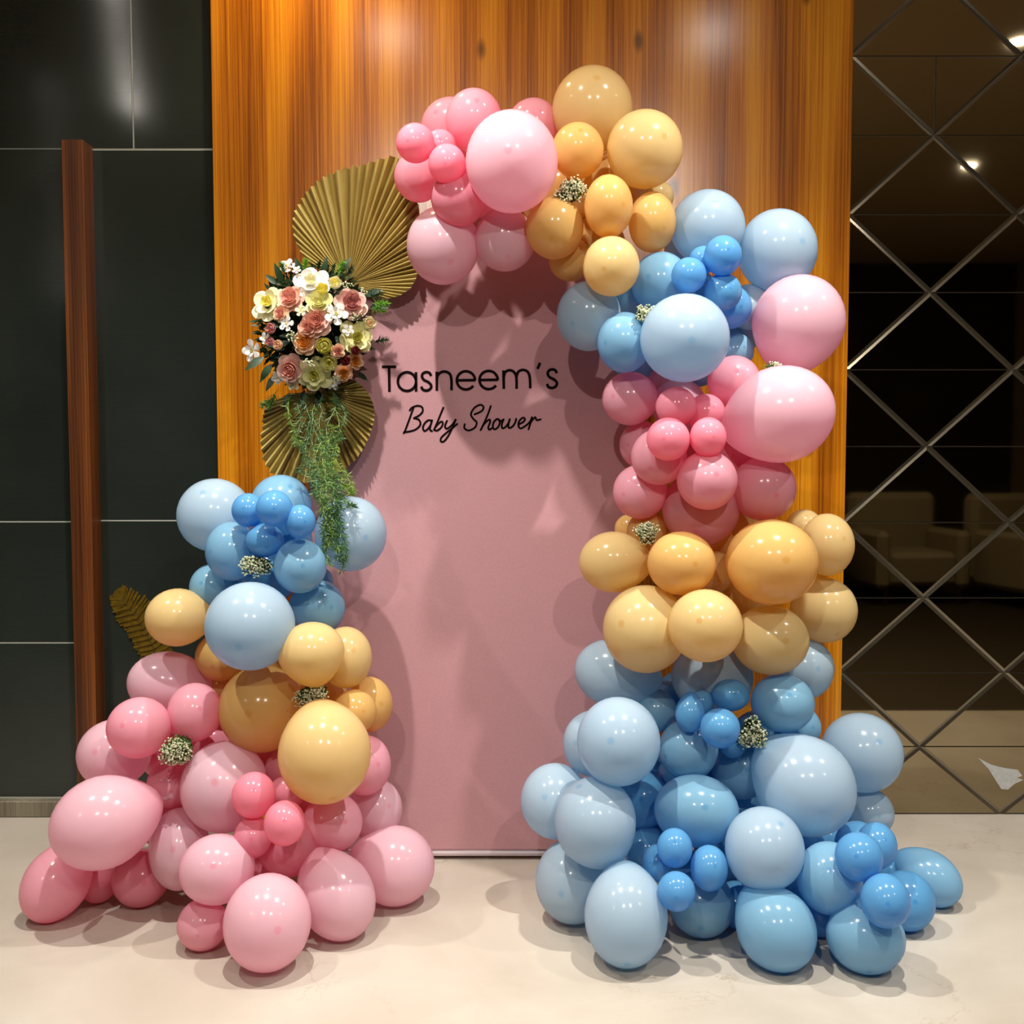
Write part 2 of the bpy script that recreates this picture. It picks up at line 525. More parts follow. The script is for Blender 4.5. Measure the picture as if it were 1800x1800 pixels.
# ceiling downlights: ring, glass and the lamp itself
for i, (x, y, wt, beam, c, label) in enumerate(LAMPS):
    t = empty('ceiling_downlight', (x, y, CEIL))
    tag(t, label, 'light', 'ceiling downlights')
    m_ = MB()
    vs, fs = [], []
    for q in range(24):
        a = 2 * math.pi * q / 24
        for r_, z_ in ((0.058, -0.001), (0.056, -0.008), (0.046, -0.008), (0.042, -0.002)):
            vs.append((r_ * math.cos(a), r_ * math.sin(a), z_))
    for q in range(24):
        for s_ in range(3):
            fs.append((q * 4 + s_, ((q + 1) % 24) * 4 + s_, ((q + 1) % 24) * 4 + s_ + 1, q * 4 + s_ + 1))
    m_.add(vs, fs); m_.build('ring', M['lamp_ring'], t, True)
    m_ = MB(); m_.tube([(0, 0, -0.001), (0, 0, -0.003)], 0.042, n=24); m_.build('glass', M['lamp'], t)
    ld = bpy.data.lights.new('lamp', 'SPOT')
    ld.energy = wt
    ld.color = c
    ld.spot_size = math.radians(beam)
    ld.spot_blend = 1.0
    ld.shadow_soft_size = 0.03
    lo = bpy.data.objects.new('lamp', ld)
    lo.location = (0, 0, -0.035)
    lo.parent = t
    if beam < 90:      # turned towards the display to add frontal fill
        lo.rotation_euler = (Vector((0.1, 3.1, 1.0)) - Vector((x, y, CEIL))).to_track_quat('-Z', 'Y').to_euler()
    col.objects.link(lo)

# unseen cream armchairs, added so the mirror wall has something to reflect
def armchair(x, y, rz, label):
    t = empty('armchair', (x, y, 0)); t.rotation_euler[2] = rz
    tag(t, label, 'armchair', 'added cream armchairs behind the viewer')
    m_ = MB(); m_.box(-0.30, 0.30, -0.30, 0.30, 0.16, 0.44, 0.04); m_.build('seat', M['cream'], t)
    m_ = MB(); m_.box(-0.40, 0.40, -0.44, -0.26, 0.16, 0.92, 0.05); m_.build('backrest', M['cream'], t)
    for s_ in (-1, 1):
        m_ = MB(); m_.box(min(s_ * 0.29, s_ * 0.41), max(s_ * 0.29, s_ * 0.41), -0.28, 0.32, 0.14, 0.62, 0.04); m_.build('armrest', M['cream'], t)
        for e in (-1, 1):
            m_ = MB(); m_.tube([(s_ * 0.32, e * 0.27, 0), (s_ * 0.32, e * 0.27, 0.17)], 0.016, 0.024, 8); m_.build('leg', M['chair_leg'], t)
armchair(2.3, -1.6, 0.2, 'added cream armchair nearest the mirror wall, behind the viewer')
armchair(3.4, -1.7, -0.1, 'added cream armchair in the middle of the row behind the viewer')
armchair(4.4, -1.5, -0.3, 'added cream armchair by the side wall behind the viewer')

# ------------------------------------------------------------------ arched backdrop panel with lettering
PANEL_Y = 3.13
pcx, prad, ptop = at(830, 800, PANEL_Y).x, 0.50, 1.985
panel = empty('arched_backdrop', (pcx, PANEL_Y + 0.02, 0))
tag(panel, 'dusty pink arched fabric backdrop panel with black lettering', 'backdrop')
out = []
z0 = 0.03
out.append((-prad, z0))
zs = ptop - prad
for i in range(41):
    a = math.pi - math.pi * i / 40
    out.append((prad * math.cos(a), zs + prad * math.sin(a)))
out.append((prad, z0))
n_ = len(out)
mb = MB()
ins = [(x * (1 - 0.008 / prad), z0 + 0.006 + (z - z0) * (1 - 0.012 / (ptop - z0))) for x, z in out]
mb.add([(x, -0.02, z) for x, z in ins] + [(x, -0.012, z) for x, z in out] + [(x, 0.02, z) for x, z in out],
       [tuple(range(n_)), tuple(range(3 * n_ - 1, 2 * n_ - 1, -1))] +
       [(i, (i + 1) % n_, n_ + (i + 1) % n_, n_ + i) for i in range(n_)] +
       [(n_ + i, n_ + (i + 1) % n_, 2 * n_ + (i + 1) % n_, 2 * n_ + i) for i in range(n_)])
mb.build('fabric_cover', M['fabric'], panel)
mb = MB(); mb.tube([(-prad, -0.006, 0.022), (prad, -0.006, 0.022)], 0.013, n=12); tag(mb.build('base_rail', M['hem'], panel, True), 'white rail along the bottom edge')
for s_ in (-1, 1):
    mb = MB(); mb.box(s_ * 0.42 - 0.02, s_ * 0.42 + 0.02, -0.05, 0.25, 0, 0.012, 0.002); mb.build('foot', M['hem'], panel)

def spline(pts, n=8):
    if len(pts) < 3: return pts
    P = [Vector(p) for p in pts]
    res = []
    for i in range(len(P) - 1):
        p0, p1, p2, p3 = P[max(i - 1, 0)], P[i], P[i + 1], P[min(i + 2, len(P) - 1)]
        for k in range(n):
            t = k / n
            res.append(0.5 * ((2 * p1) + (p2 - p0) * t + (2 * p0 - 5 * p1 + 4 * p2 - p3) * t * t + (3 * p1 - p0 - 3 * p2 + p3) * t ** 3))
    res.append(P[-1])
    return res

def lettering(strokes, width, round_cap=True):
    """strokes in the coordinates of the lettering layout -> ribbons just proud of the fabric"""
    m_ = MB()
    for st in strokes:
        P = [Vector(p) for p in st]
        L_, R_ = [], []
        for i, p in enumerate(P):
            t = (P[min(i + 1, len(P) - 1)] - P[max(i - 1, 0)])
            if t.length < 1e-6: t = Vector((1, 0))
            t.normalize()
            nn = Vector((-t.y, t.x)) * width / 2
            L_.append(p + nn); R_.append(p - nn)
        conv = lambda q: at(640 + q[0] / 4.737, 600 + q[1] / 4.737, PANEL_Y - 0.0012) - Vector(panel.location)
        vs = [conv(q) for q in L_] + [conv(q) for q in R_]
        k = len(P)
        m_.add(vs, [(i, i + 1, k + i + 1, k + i) for i in range(k - 1)])
        if round_cap:
            for e in (P[0], P[-1]):
                vs = [conv((e.x + width / 2 * math.cos(a * math.pi / 6), e.y + width / 2 * math.sin(a * math.pi / 6))) for a in range(12)]
                m_.add(vs, [tuple(range(12))])
    o = m_.build('letter', M['black_print'], panel)
    return o

def arc(cx, cy, rx, ry, a0, a1, n=28):
    return [(cx + rx * math.cos(math.radians(a0 + (a1 - a0) * i / n)), cy + ry * math.sin(math.radians(a0 + (a1 - a0) * i / n))) for i in range(n + 1)]

S_ = [(558, 288), (545, 264), (518, 256), (490, 268), (482, 295), (500, 322), (535, 340), (558, 366), (552, 394), (522, 410), (490, 402), (476, 376)]
words = [
    [[(148, 212), (268, 212)], [(208, 212), (211, 420)]],
    [arc(357, 335, 76, 78, 0, 360), [(432, 256), (433, 418)]],
    [spline(S_)],
    [[(605, 252), (606, 412)], spline([(605, 325), (614, 282), (645, 256), (685, 254), (716, 276), (727, 322), (728, 408)])],
    [[(772, 325), (928, 323)], arc(848, 325, 76, 76, 0, -324)],
    [[(961, 322), (1116, 320)], arc(1037, 322, 76, 76, 0, -324)],
    [[(1160, 242), (1164, 396)], spline([(1162, 305), (1173, 260), (1207, 241), (1243, 252), (1267, 295), (1270, 395)]), spline([(1267, 300), (1284, 254), (1322, 238), (1360, 252), (1379, 297), (1384, 392)])],
    [[(1466, 178), (1443, 230)]],
    [spline([(x + 1047, y - 22) for x, y in S_])],
]
for w in words: lettering(w, 23, False)
script = [
    [[(410, 556), (380, 640), (345, 735), (330, 765)], [(380, 575), (400, 552), (440, 537), (480, 546), (488, 582), (460, 615), (415, 640)], [(415, 640), (455, 652), (468, 690), (442, 725), (400, 745), (332, 758)]],
    [[(565, 662), (535, 657), (505, 682), (490, 720), (502, 746), (527, 733), (552, 700), (566, 658)], [(566, 658), (553, 700), (549, 735), (565, 748)]],
    [[(660, 552), (635, 612), (603, 690), (582, 735)], [(582, 735), (604, 743), (637, 722), (655, 690), (648, 668), (622, 682), (598, 708)]],
    [[(690, 662), (675, 700), (681, 726), (707, 718), (737, 690), (762, 655)], [(762, 652), (735, 720), (700, 788), (665, 832), (640, 833), (642, 803), (682, 764), (738, 720), (775, 688)]],
    [[(920, 608), (980, 580), (994, 545), (965, 529), (918, 555), (890, 605), (907, 643), (937, 675), (922, 718), (872, 742), (836, 724), (838, 690)]],
    [[(1055, 540), (1030, 610), (995, 690), (970, 740)], [(985, 706), (1015, 672), (1043, 652), (1050, 672), (1035, 712), (1042, 736), (1062, 724)]],
    [[(1105, 647), (1082, 670), (1072, 708), (1086, 733), (1114, 715), (1130, 678), (1122, 650), (1105, 647)], [(1124, 660), (1140, 664), (1155, 655)]],
    [[(1162, 650), (1147, 690), (1152, 724), (1177, 714), (1202, 680), (1213, 648)], [(1213, 648), (1201, 690), (1207, 721), (1237, 708), (1260, 672), (1266, 645)]],
    [[(1290, 690), (1325, 672), (1340, 648), (1322, 636), (1292, 664), (1286, 705), (1306, 725), (1350, 700)]],
    [[(1350, 700), (1383, 668), (1398, 632)], [(1395, 640), (1382, 690), (1370, 732)], [(1380, 688), (1402, 655), (1425, 632), (1437, 656), (1470, 650)]],
]
for w in script: lettering([spline(s_) for s_ in w], 16.5)

# ------------------------------------------------------------------ balloons
BALLOONS = [
    ('tp',-0.1723,3.0121,2.2008,0.0886,0.087,'pm','c',-0.5,0.5,'rose pink balloon at upper left of the arch top, behind the highest pink one'),
    ('tp',-0.105,2.8776,2.1807,0.0783,0.0846,'pm','c',0.1,0.6,'highest pink balloon of the arch, above the palest large pink one'),
    ('tp',0.0609,3.0242,2.2142,0.0758,0.0758,'pm','c',0.3,0.5,'pink balloon tucked between the arch top pinks and the topmost yellow'),
    ('tp',-0.2571,2.7903,2.0965,0.0517,0.0517,'pd','c',-0.4,0.1,'small bright pink balloon furthest left at the arch end'),
    ('tp',-0.2653,2.9804,2.0601,0.07,0.0716,'pm','c',-0.5,-0.2,'pink balloon at the arch end just above the palm fan tip'),
    ('tp',-0.1724,2.7702,2.0371,0.0499,0.0514,'pd','c',-0.1,0,'small bright pink balloon in front, left of the palest arch balloon'),
    ('tp',-0.1958,2.8501,2.105,0.0451,0.0451,'pd','c',0,0.4,'small pink balloon half hidden between the two small bright arch ones'),
    ('tp',-0.1442,2.8352,1.9652,0.076,0.0775,'pd','c',-0.28,0,'mid pink balloon with dark crown dot hanging below the small arch pinks'),
    ('tp',0,2.7492,2.0342,0.1215,0.1305,'pp','c',-0.08,0.22,'largest pale pink balloon at the front of the arch top'),
    ('tp',-0.1957,2.9267,1.8566,0.1027,0.1091,'pp','c',0.2,-0.4,'pale pink balloon hanging lowest at the left arch end over the panel'),
    ('tp',-0.0207,2.9042,1.8678,0.086,0.0875,'pp','c',0.1,-0.5,'pale pink balloon hanging beside the arch yellows over the panel top'),
    ('tp',-0.0824,3.0143,2.0367,0.0857,0.0857,'pm','c',0,0,'pink balloon hidden behind the largest pale arch balloon'),
    ('ty',0.2288,2.9823,2.2409,0.1152,0.1201,'yp','c',0.1,0.7,'topmost yellow balloon, highest balloon of the whole arch'),
    ('ty',0.3617,2.8714,2.1021,0.1049,0.1049,'yp','c',0.5,0.3,'large pale yellow balloon right of the topmost one against the wood'),
    ('ty',0.1784,2.8443,2.0896,0.0714,0.0745,'ym','c',0.1,0.7,'apricot balloon directly above the topmost baby breath sprig'),
    ('ty',0.2553,2.7774,1.9272,0.0653,0.082,'ym','c',0.6,0.05,'apricot balloon just right of the topmost baby breath sprig'),
    ('ty',0.4226,3.043,2.0162,0.0483,0.0483,'yp','c',0.6,0.2,'small yellow balloon peeking out under the large pale yellow arch one'),
    ('ty',0.3872,2.8866,1.911,0.0664,0.0822,'ym','c',0.5,-0.2,'yellow balloon touching the uppermost pale blue balloon'),
    ('ty',0.1163,2.8324,1.8836,0.0791,0.0838,'ym','c',-0.1,-0.3,'apricot balloon with crown dot under the topmost sprig'),
    ('ty',0.1649,2.9176,1.8153,0.0608,0.0608,'ym','c',-0.3,-0.6,'small yellow balloon peeking out below the arch apricots'),
    ('ty',0.2659,2.7682,1.7679,0.076,0.079,'yp','c',-0.25,-0.08,'lowest pale yellow balloon of the arch top, above the left pale blue'),
    ('ty',0.3093,3.0112,2.0553,0.0888,0.0888,'ym','c',0,0,'yellow balloon buried in the middle of the arch yellows'),
    ('ty',0.2483,3.0189,1.8751,0.0811,0.0811,'ym','c',0,0,'yellow balloon buried behind the lowest arch yellows'),
    ('ty',0.1564,3.0111,2.0278,0.0889,0.0889,'ym','c',0,0,'apricot balloon hidden right behind the topmost baby breath sprig'),
    ('sb',0.5522,2.939,1.9036,0.1046,0.1046,'bp','c',0.2,0.6,'uppermost pale blue balloon on the arch shoulder'),
    ('sb',0.7553,2.9681,1.8456,0.1123,0.1172,'bp','c',0.6,0.2,'pale blue balloon at the far right of the arch shoulder against wood'),
    ('sb',0.4162,2.8918,1.7446,0.081,0.0842,'bm','c',-0.4,0.2,'light blue balloon left of the small vivid blue shoulder cluster'),
    ('sb',0.562,2.769,1.795,0.0501,0.0532,'bd','c',0.3,0.3,'topmost small vivid blue balloon on the arch shoulder'),
    ('sb',0.5225,2.834,1.7951,0.0389,0.0389,'bd','c',-0.2,0.3,'tiny vivid blue balloon peeking from behind the topmost small shoulder one'),
    ('sb',0.4741,2.7669,1.7451,0.0471,0.0471,'bd','c',-0.6,-0.3,'small vivid blue balloon leftmost of the shoulder cluster'),
    ('sb',0.57,2.8025,1.704,0.0508,0.0508,'bd','c',0.4,0.2,'small vivid blue balloon above right of the largest shoulder blue'),
    ('sb',0.6081,2.8936,1.6772,0.0605,0.0605,'bd','c',0.5,0,'vivid blue balloon below the small ones, right of the largest shoulder blue'),
    ('sb',0.2181,2.8922,1.6533,0.0907,0.0971,'bp','c',-0.5,-0.2,'pale blue balloon furthest left on the shoulder, under the lowest arch yellow'),
    ('sb',0.3077,2.791,1.5683,0.0738,0.0815,'bm','c',-0.7,0,'light blue balloon with a bright patch left of the largest shoulder blue'),
    ('sb',0.4515,2.7037,1.5708,0.1162,0.1147,'bp','c',0.15,-0.05,'largest pale blue balloon at the front of the arch shoulder'),
    ('sb',0.6365,2.9593,1.5604,0.0555,0.0522,'bm','c',0.5,0.2,'small light blue balloon wedged between shoulder blue and the right pinks'),
    ('sb',0.6856,2.9956,1.6915,0.0626,0.0659,'bp','c',0.4,0,'pale blue balloon behind the vivid ones, touching the upper right pink'),
    ('sb',0.3564,3.0038,1.5285,0.0564,0.0564,'bm','c',-0.2,-0.5,'blue balloon barely showing below the light blue shoulder one'),
    ('sb',0.5408,3.0154,1.5378,0.0732,0.0732,'bm','c',0,-0.6,'blue balloon barely showing beneath the largest shoulder blue'),
    ('sb',0.3276,3.0106,1.7395,0.0894,0.0894,'bm','c',0,0,'shaded blue balloon behind the lowest arch yellow'),
    ('sb',0.5336,3.089,1.8724,0.0796,0.0796,'bp','c',0,0,'blue balloon buried behind the small vivid shoulder ones'),
    ('sb',0.6817,3.0785,1.636,0.0678,0.0678,'bm','c',0,0,'blue balloon buried right of the largest shoulder blue'),
    ('sb',0.5358,3.0272,1.7421,0.0632,0.0632,'bd','c',0,0,'deep blue balloon buried above the largest shoulder blue'),
    ('rp',0.7984,2.8883,1.626,0.1336,0.1272,'pp','k',-105,0,'large pale pink balloon highest on the right, against the wood'),
    ('rp',0.7094,2.7445,1.3704,0.1428,0.1291,'pp','k',197,0,'biggest pale pink balloon bulging out to the right, mid column'),
    ('rp',0.6193,2.8742,1.4669,0.073,0.073,'pm','c',0.1,0.4,'bright pink balloon wedged between largest shoulder blue and biggest pink'),
    ('rp',0.3327,2.8785,1.4213,0.078,0.0748,'pm','c',-0.6,0.1,'pink balloon furthest left under the shoulder blues'),
    ('rp',0.4761,2.9274,1.4013,0.0777,0.0777,'pp','c',-0.2,0.6,'pale pink balloon half hidden right below the largest shoulder blue'),
    ('rp',0.4376,2.7466,1.3917,0.0547,0.0532,'pd','c',0.2,0.3,'small pink balloon, upper left of the right column mini cluster'),
    ('rp',0.5289,2.8108,1.3775,0.0529,0.0529,'pd','c',0.4,0.3,'small pink balloon, upper right of the right column mini cluster'),
    ('rp',0.4079,2.6765,1.3059,0.0564,0.0564,'pd','c',-0.2,0,'small pink balloon, lower left of the right column mini cluster'),
    ('rp',0.5103,2.6768,1.3118,0.0475,0.0519,'pd','c',0.3,0,'small pink balloon, lower right of the right column mini cluster'),
    ('rp',0.3744,2.9362,1.2931,0.0651,0.0684,'pm','c',-0.6,0,'pink balloon at the left edge beside the mini cluster'),
    ('rp',0.401,2.7912,1.2611,0.0759,0.0774,'pm','c',-0.3,-0.4,'pink balloon directly below the left small pink ones'),
    ('rp',0.3629,2.8765,1.1618,0.0767,0.0767,'pm','c',-0.6,-0.1,'pink balloon lowest at the left of the right pink cluster'),
    ('rp',0.5157,2.7146,1.1966,0.0799,0.0784,'pm','c',0.3,0.2,'pink balloon front and centre below the mini cluster'),
    ('rp',0.6914,2.8275,1.1731,0.0896,0.0896,'pm','c',0.4,-0.2,'pink balloon right of centre under the biggest pale pink one'),
    ('rp',0.5293,2.8658,1.1175,0.1084,0.1052,'pm','c',-0.1,-0.6,'pink balloon lowest of the column, resting on the yellows'),
    ('rp',0.5378,3.08,1.2976,0.1093,0.1093,'pd','c',0,0,'pink balloon buried behind the mini pink cluster'),
    ('rp',0.6399,2.9579,1.2638,0.1001,0.1001,'pd','c',0,0,'pink balloon buried behind the biggest pale pink one'),
    ('rp',0.433,3.0373,1.4647,0.0671,0.0671,'pm','c',0,0,'pink balloon buried under the shoulder blues at the left'),
    ('ry',0.3456,2.997,1.047,0.0434,0.0434,'ym','c',-0.5,0.3,'small yellow balloon peeking out left of the column sprig'),
    ('ry',0.3852,2.9175,1.0432,0.0569,0.0585,'ym','c',-0.2,0.5,'apricot balloon behind the right column baby breath sprig'),
    ('ry',0.2891,2.8466,0.9658,0.0969,0.0858,'yp','k',0,0,'oval yellow balloon sticking out furthest left of the column'),
    ('ry',0.4498,2.7226,0.976,0.0912,0.0851,'ym','c',0.4,-0.02,'apricot balloon with crown dot just below the right column sprig'),
    ('ry',0.5741,2.8961,0.9329,0.0598,0.0614,'ym','c',0.3,-0.4,'shaded apricot balloon between the two front column yellows'),
    ('ry',0.6913,2.7228,0.9791,0.1216,0.114,'ym','c',0.3,0.05,'largest golden yellow balloon of the right column'),
    ('ry',0.8653,3.0284,1.0481,0.054,0.054,'yp','c',0.1,0.6,'small yellow balloon behind the top of the largest golden one'),
    ('ry',0.9013,2.9285,1.0063,0.0767,0.0898,'yp','c',0.6,0.2,'yellow balloon at the far right, level with the largest golden one'),
    ('ry',0.9039,2.9589,0.8175,0.096,0.096,'yp','c',0.4,-0.7,'yellow balloon at the far right, under the other far right yellow'),
    ('ry',0.3675,2.7679,0.7905,0.1163,0.1194,'yp','c',-0.55,0.1,'large pale yellow balloon at the lower left of the yellows'),
    ('ry',0.5041,2.6474,0.8203,0.0964,0.0949,'yp','c',-0.15,0.12,'pale yellow balloon in the middle of the lowest yellow row'),
    ('ry',0.7031,2.7752,0.7594,0.1042,0.0949,'yp','c',0.4,0,'pale yellow balloon right of the middle one in the lowest row'),
    ('ry',0.5275,2.9948,0.8457,0.0938,0.0938,'ym','c',0,0,'yellow balloon buried between the upper and lower yellow rows'),
    ('ry',0.6822,2.9752,0.8401,0.0899,0.0899,'ym','c',0,0,'shaded yellow balloon buried below the largest golden one'),
    ('ry',0.644,3.002,1.0299,0.0903,0.0903,'ym','c',0,0,'yellow balloon buried beside the lowest right column pink'),
    ('rb',0.3038,2.9086,0.6376,0.1192,0.098,'bp','k',-10,0,'pale blue balloon left under the lower left yellow, beside the panel'),
    ('rb',0.568,2.8728,0.6324,0.1146,0.1033,'bp','c',0,0.3,'shaded grey-blue balloon right under the middle pale yellow one'),
    ('rb',0.8419,2.9638,0.6424,0.0948,0.0932,'bp','c',0.5,0,'pale blue balloon behind right, below the far right yellow'),
    ('rb',0.7389,2.7652,0.5855,0.0856,0.0793,'bm','c',0.2,0.3,'light blue balloon above right of the right base sprig'),
    ('rb',0.822,2.8898,0.4887,0.0586,0.0586,'bm','c',0.6,0,'light blue balloon barely showing above the biggest pale blue one'),
    ('rb',0.4118,2.8923,0.5326,0.0619,0.0619,'bm','c',-0.2,0.4,'shaded light blue balloon left of the upper small blue cluster'),
    ('rb',0.4756,2.6997,0.5786,0.0501,0.0395,'bd','k',88,0,'small blue balloon with its tail pointing straight up'),
    ('rb',0.5172,2.7611,0.5912,0.0326,0.0326,'bd','c',0.3,0.3,'tiny blue balloon behind the one with the upright tail'),
    ('rb',0.5927,2.745,0.6139,0.0509,0.0432,'bd','c',0.2,0.1,'small blue balloon just above the right base sprig cluster'),
    ('rb',0.5414,2.6332,0.5551,0.0519,0.0519,'bd','c',0.35,-0.45,'small vivid blue balloon touching the right base sprig on its left'),
    ('rb',0.4853,2.758,0.4612,0.0809,0.0824,'bm','c',-0.75,-0.25,'light blue balloon below the upper small blue cluster'),
    ('rb',0.6012,2.7552,0.4763,0.0373,0.0373,'bd','c',0.2,-0.3,'tiny blue balloon under the sprig side vivid one'),
    ('rb',0.2785,2.6281,0.5204,0.1082,0.1141,'bp','c',-0.18,0,'large pale blue balloon at upper left of the base, crown dot facing out'),
    ('rb',0.234,2.823,0.4583,0.0891,0.0923,'bp','c',-0.6,0,'pale blue balloon half hidden behind the large upper left one'),
    ('rb',0.6433,2.834,0.3821,0.0832,0.0832,'bm','c',0.2,0,'dark shaded blue balloon left of the biggest pale blue one'),
    ('rb',0.1219,2.799,0.3029,0.0966,0.1029,'bp','c',-0.3,0.1,'pale lilac-blue balloon furthest left of the right base'),
    ('rb',0.2191,2.6132,0.3068,0.1066,0.1155,'bp','c',-0.4,0.75,'large pale blue balloon at left, over the furthest left one'),
    ('rb',0.3632,2.8285,0.2976,0.0784,0.0816,'bd','c',0,0,'deep blue shaded balloon in the gap left of the base centre'),
    ('rb',0.4881,2.6698,0.3214,0.1118,0.0937,'bm','c',0.2,0.1,'wide light blue balloon in the middle of the base'),
    ('rb',0.4233,2.9979,0.3135,0.083,0.083,'bd','c',0,0,'deep blue shaded balloon below the large upper left blue one'),
    ('rb',0.3751,2.7901,0.1658,0.0633,0.0665,'bd','c',0,0.2,'deep blue balloon behind the lower small blue cluster'),
    ('rb',0.167,2.7204,0.1113,0.102,0.1113,'bp','c',-0.3,-0.3,'lilac-blue balloon near the floor furthest left of the base'),
    ('rb',0.2843,2.4967,0.1222,0.1038,0.1222,'bp','c',0.05,-0.9,'tall pale blue balloon on the floor at the left front of the base'),
    ('rb',0.4115,2.5368,0.2719,0.0446,0.0489,'bd','c',0,0.3,'small vivid blue balloon, top of the lower cluster of four'),
    ('rb',0.3761,2.5982,0.2086,0.0369,0.0472,'bd','c',-0.4,0,'small vivid blue balloon, left of the lower cluster of four'),
    ('rb',0.4979,2.5339,0.2217,0.0475,0.0561,'bd','c',0.3,0.1,'small vivid blue balloon, right of the lower cluster of four'),
    ('rb',0.4021,2.4467,0.2008,0.0459,0.0473,'bd','c',0,-0.3,'small vivid blue balloon, bottom of the lower cluster of four'),
    ('rb',0.5002,2.64,0.0856,0.0871,0.0856,'bm','c',0,-0.7,'light blue balloon low down under the cluster of four'),
    ('rb',0.7749,2.6888,0.3905,0.1383,0.1292,'bp','k',140,0,'biggest palest blue balloon, just below the right base sprig'),
    ('rb',1.0123,2.9273,0.3998,0.1156,0.1139,'bp','c',0.4,0.3,'pale blue balloon sticking out right above the floor, against the mirror'),
    ('rb',1.0354,2.9173,0.2284,0.0694,0.0694,'bp','c',0.4,-0.1,'lilac-blue balloon under the one sticking out against the mirror'),
    ('rb',0.6367,2.5394,0.2665,0.0994,0.1037,'bp','c',0.4,0.6,'large light blue balloon below left of the biggest palest blue one'),
    ('rb',0.8895,2.9053,0.1488,0.0922,0.0922,'bd','c',0,0,'deep blue balloon in the gap under the biggest palest blue one'),
    ('rb',0.8027,2.5317,0.1961,0.082,0.0892,'bm','c',0,0.2,'light blue balloon left of the right end small blue cluster'),
    ('rb',0.9411,2.7293,0.2057,0.0604,0.0619,'bd','c',-0.3,0.4,'small blue balloon, back left of the right end small cluster'),
    ('rb',0.9561,2.634,0.2398,0.0523,0.0598,'bd','c',0.4,0.3,'small blue balloon, back right of the right end small cluster'),
    ('rb',0.8468,2.4461,0.2863,0.0569,0.0583,'bd','c',-0.1,0,'small blue balloon, front of the right end small cluster'),
    ('rb',1.1714,2.8245,0.0785,0.0931,0.0738,'bm','k',152,0,'oval blue balloon furthest right, its neck pointing up left'),
    ('rb',1.0506,2.6686,0.0774,0.0744,0.0774,'bd','c',0.3,0,'blue balloon between the furthest right oval and the lower small one'),
    ('rb',0.8851,2.3717,0.2101,0.0567,0.0621,'bd','c',0.1,-0.1,'small blue balloon overhanging the lower right floor balloon'),
    ('rb',0.8692,2.4553,0.0868,0.0938,0.0868,'bm','c',0.1,-0.9,'blue balloon resting on the floor at the right end of the base'),
    ('rb',0.6491,2.4712,0.1008,0.1042,0.0957,'bm','k',130,0,'blue balloon resting on the floor at the middle front of the base'),
    ('rb',0.8102,2.6361,0.0735,0.0735,0.0735,'bd','c',0,0,'deep blue balloon in the shade between the two right floor balloons'),
    ('rb',0.6011,2.6809,0.061,0.061,0.061,'bd','c',0,0,'deep blue balloon in the shade left of the middle floor balloon'),
    ('rb',0.4985,2.893,0.3337,0.0834,0.0834,'bd','c',0,0,'deep blue balloon buried above the wide middle one'),
    ('rb',0.6617,2.9224,0.2232,0.0893,0.0893,'bd','c',0,0,'deep blue balloon buried right of the wide middle one'),
    ('rb',0.5077,3.0097,0.5455,0.0795,0.0795,'bd','c',0,0,'deep blue balloon buried behind the upright-tail one'),
    ('rb',0.725,2.9568,0.4317,0.085,0.085,'bd','c',0,0,'blue balloon hidden right behind the right base sprig'),
    ('rb',0.5971,2.8441,0.1362,0.0807,0.0807,'bd','c',0,0,'deep blue balloon in the gap right of the lower cluster of four'),
    ('rb',0.7795,2.77,0.0724,0.0724,0.0724,'bd','c',0,0,'deep blue balloon in the gap above the middle floor balloon'),
    ('rb',0.423,2.8942,0.1966,0.0689,0.0689,'bd','c',0,0,'deep blue balloon in the gap above the lower cluster of four'),
    ('rb',1.0905,2.9003,0.0633,0.0593,0.0593,'bd','c',0,0,'deep blue balloon in the gap behind the right end small cluster'),
    ('rb',0.4774,2.7833,0.1087,0.0632,0.0632,'bd','c',0,0,'deep blue balloon showing in the middle of the lower cluster of four'),
    ('lb',-0.8701,3.0005,1.0836,0.1086,0.1086,'bp','c',-0.3,0.6,'pale blue balloon at the upper left end of the left column'),
    ('lb',-0.6623,2.9252,1.1176,0.0862,0.0879,'bm','c',0.3,0.6,'topmost light blue balloon of the left column'),
    ('lb',-0.7202,2.7956,1.1135,0.0451,0.0467,'bd','c',-0.3,0.1,'small vivid blue balloon, left of the left column mini cluster'),
    ('lb',-0.6335,2.7239,1.1221,0.0485,0.0485,'bd','c',0,0,'small vivid blue balloon, top front of the left column mini cluster'),
    ('lb',-0.5682,2.7361,1.0863,0.0411,0.0457,'bd','c',0.3,0,'small vivid blue balloon, right of the left column mini cluster'),
    ('lb',-0.6766,2.7907,1.0328,0.0513,0.0467,'bd','c',0.1,-0.4,'small blue balloon at the bottom of the left column mini cluster'),
    ('lb',-0.7823,2.8626,0.9946,0.0734,0.083,'bm','c',-0.8,0,'light blue balloon left of the left column blue sprig'),
    ('lb',-0.5802,2.7869,0.9613,0.0716,0.0747,'bm','c',0.1,0,'light blue balloon right of the left column blue sprig'),
    ('lb',-0.4639,2.9216,1.0396,0.1026,0.1074,'bp','c',0.4,-0.1,'pale blue balloon under the tip of the trailing greenery'),
    ('lb',-0.8645,2.9576,0.8793,0.0694,0.0694,'bm','c',-0.5,0.2,'light blue balloon beneath the left one, above the lone yellow'),
    ('lb',-0.5712,2.9895,0.8935,0.0451,0.0451,'bm','c',0.5,0,'small light blue balloon barely showing under the greenery balloon'),
    ('lb',-0.5578,2.8983,0.83,0.0795,0.0795,'bm','c',0.5,0,'light blue balloon above the left column yellows by the panel'),
    ('lb',-0.6974,2.7131,0.8122,0.1185,0.1185,'bp','c',-0.25,-0.45,'largest pale blue balloon of the left column'),
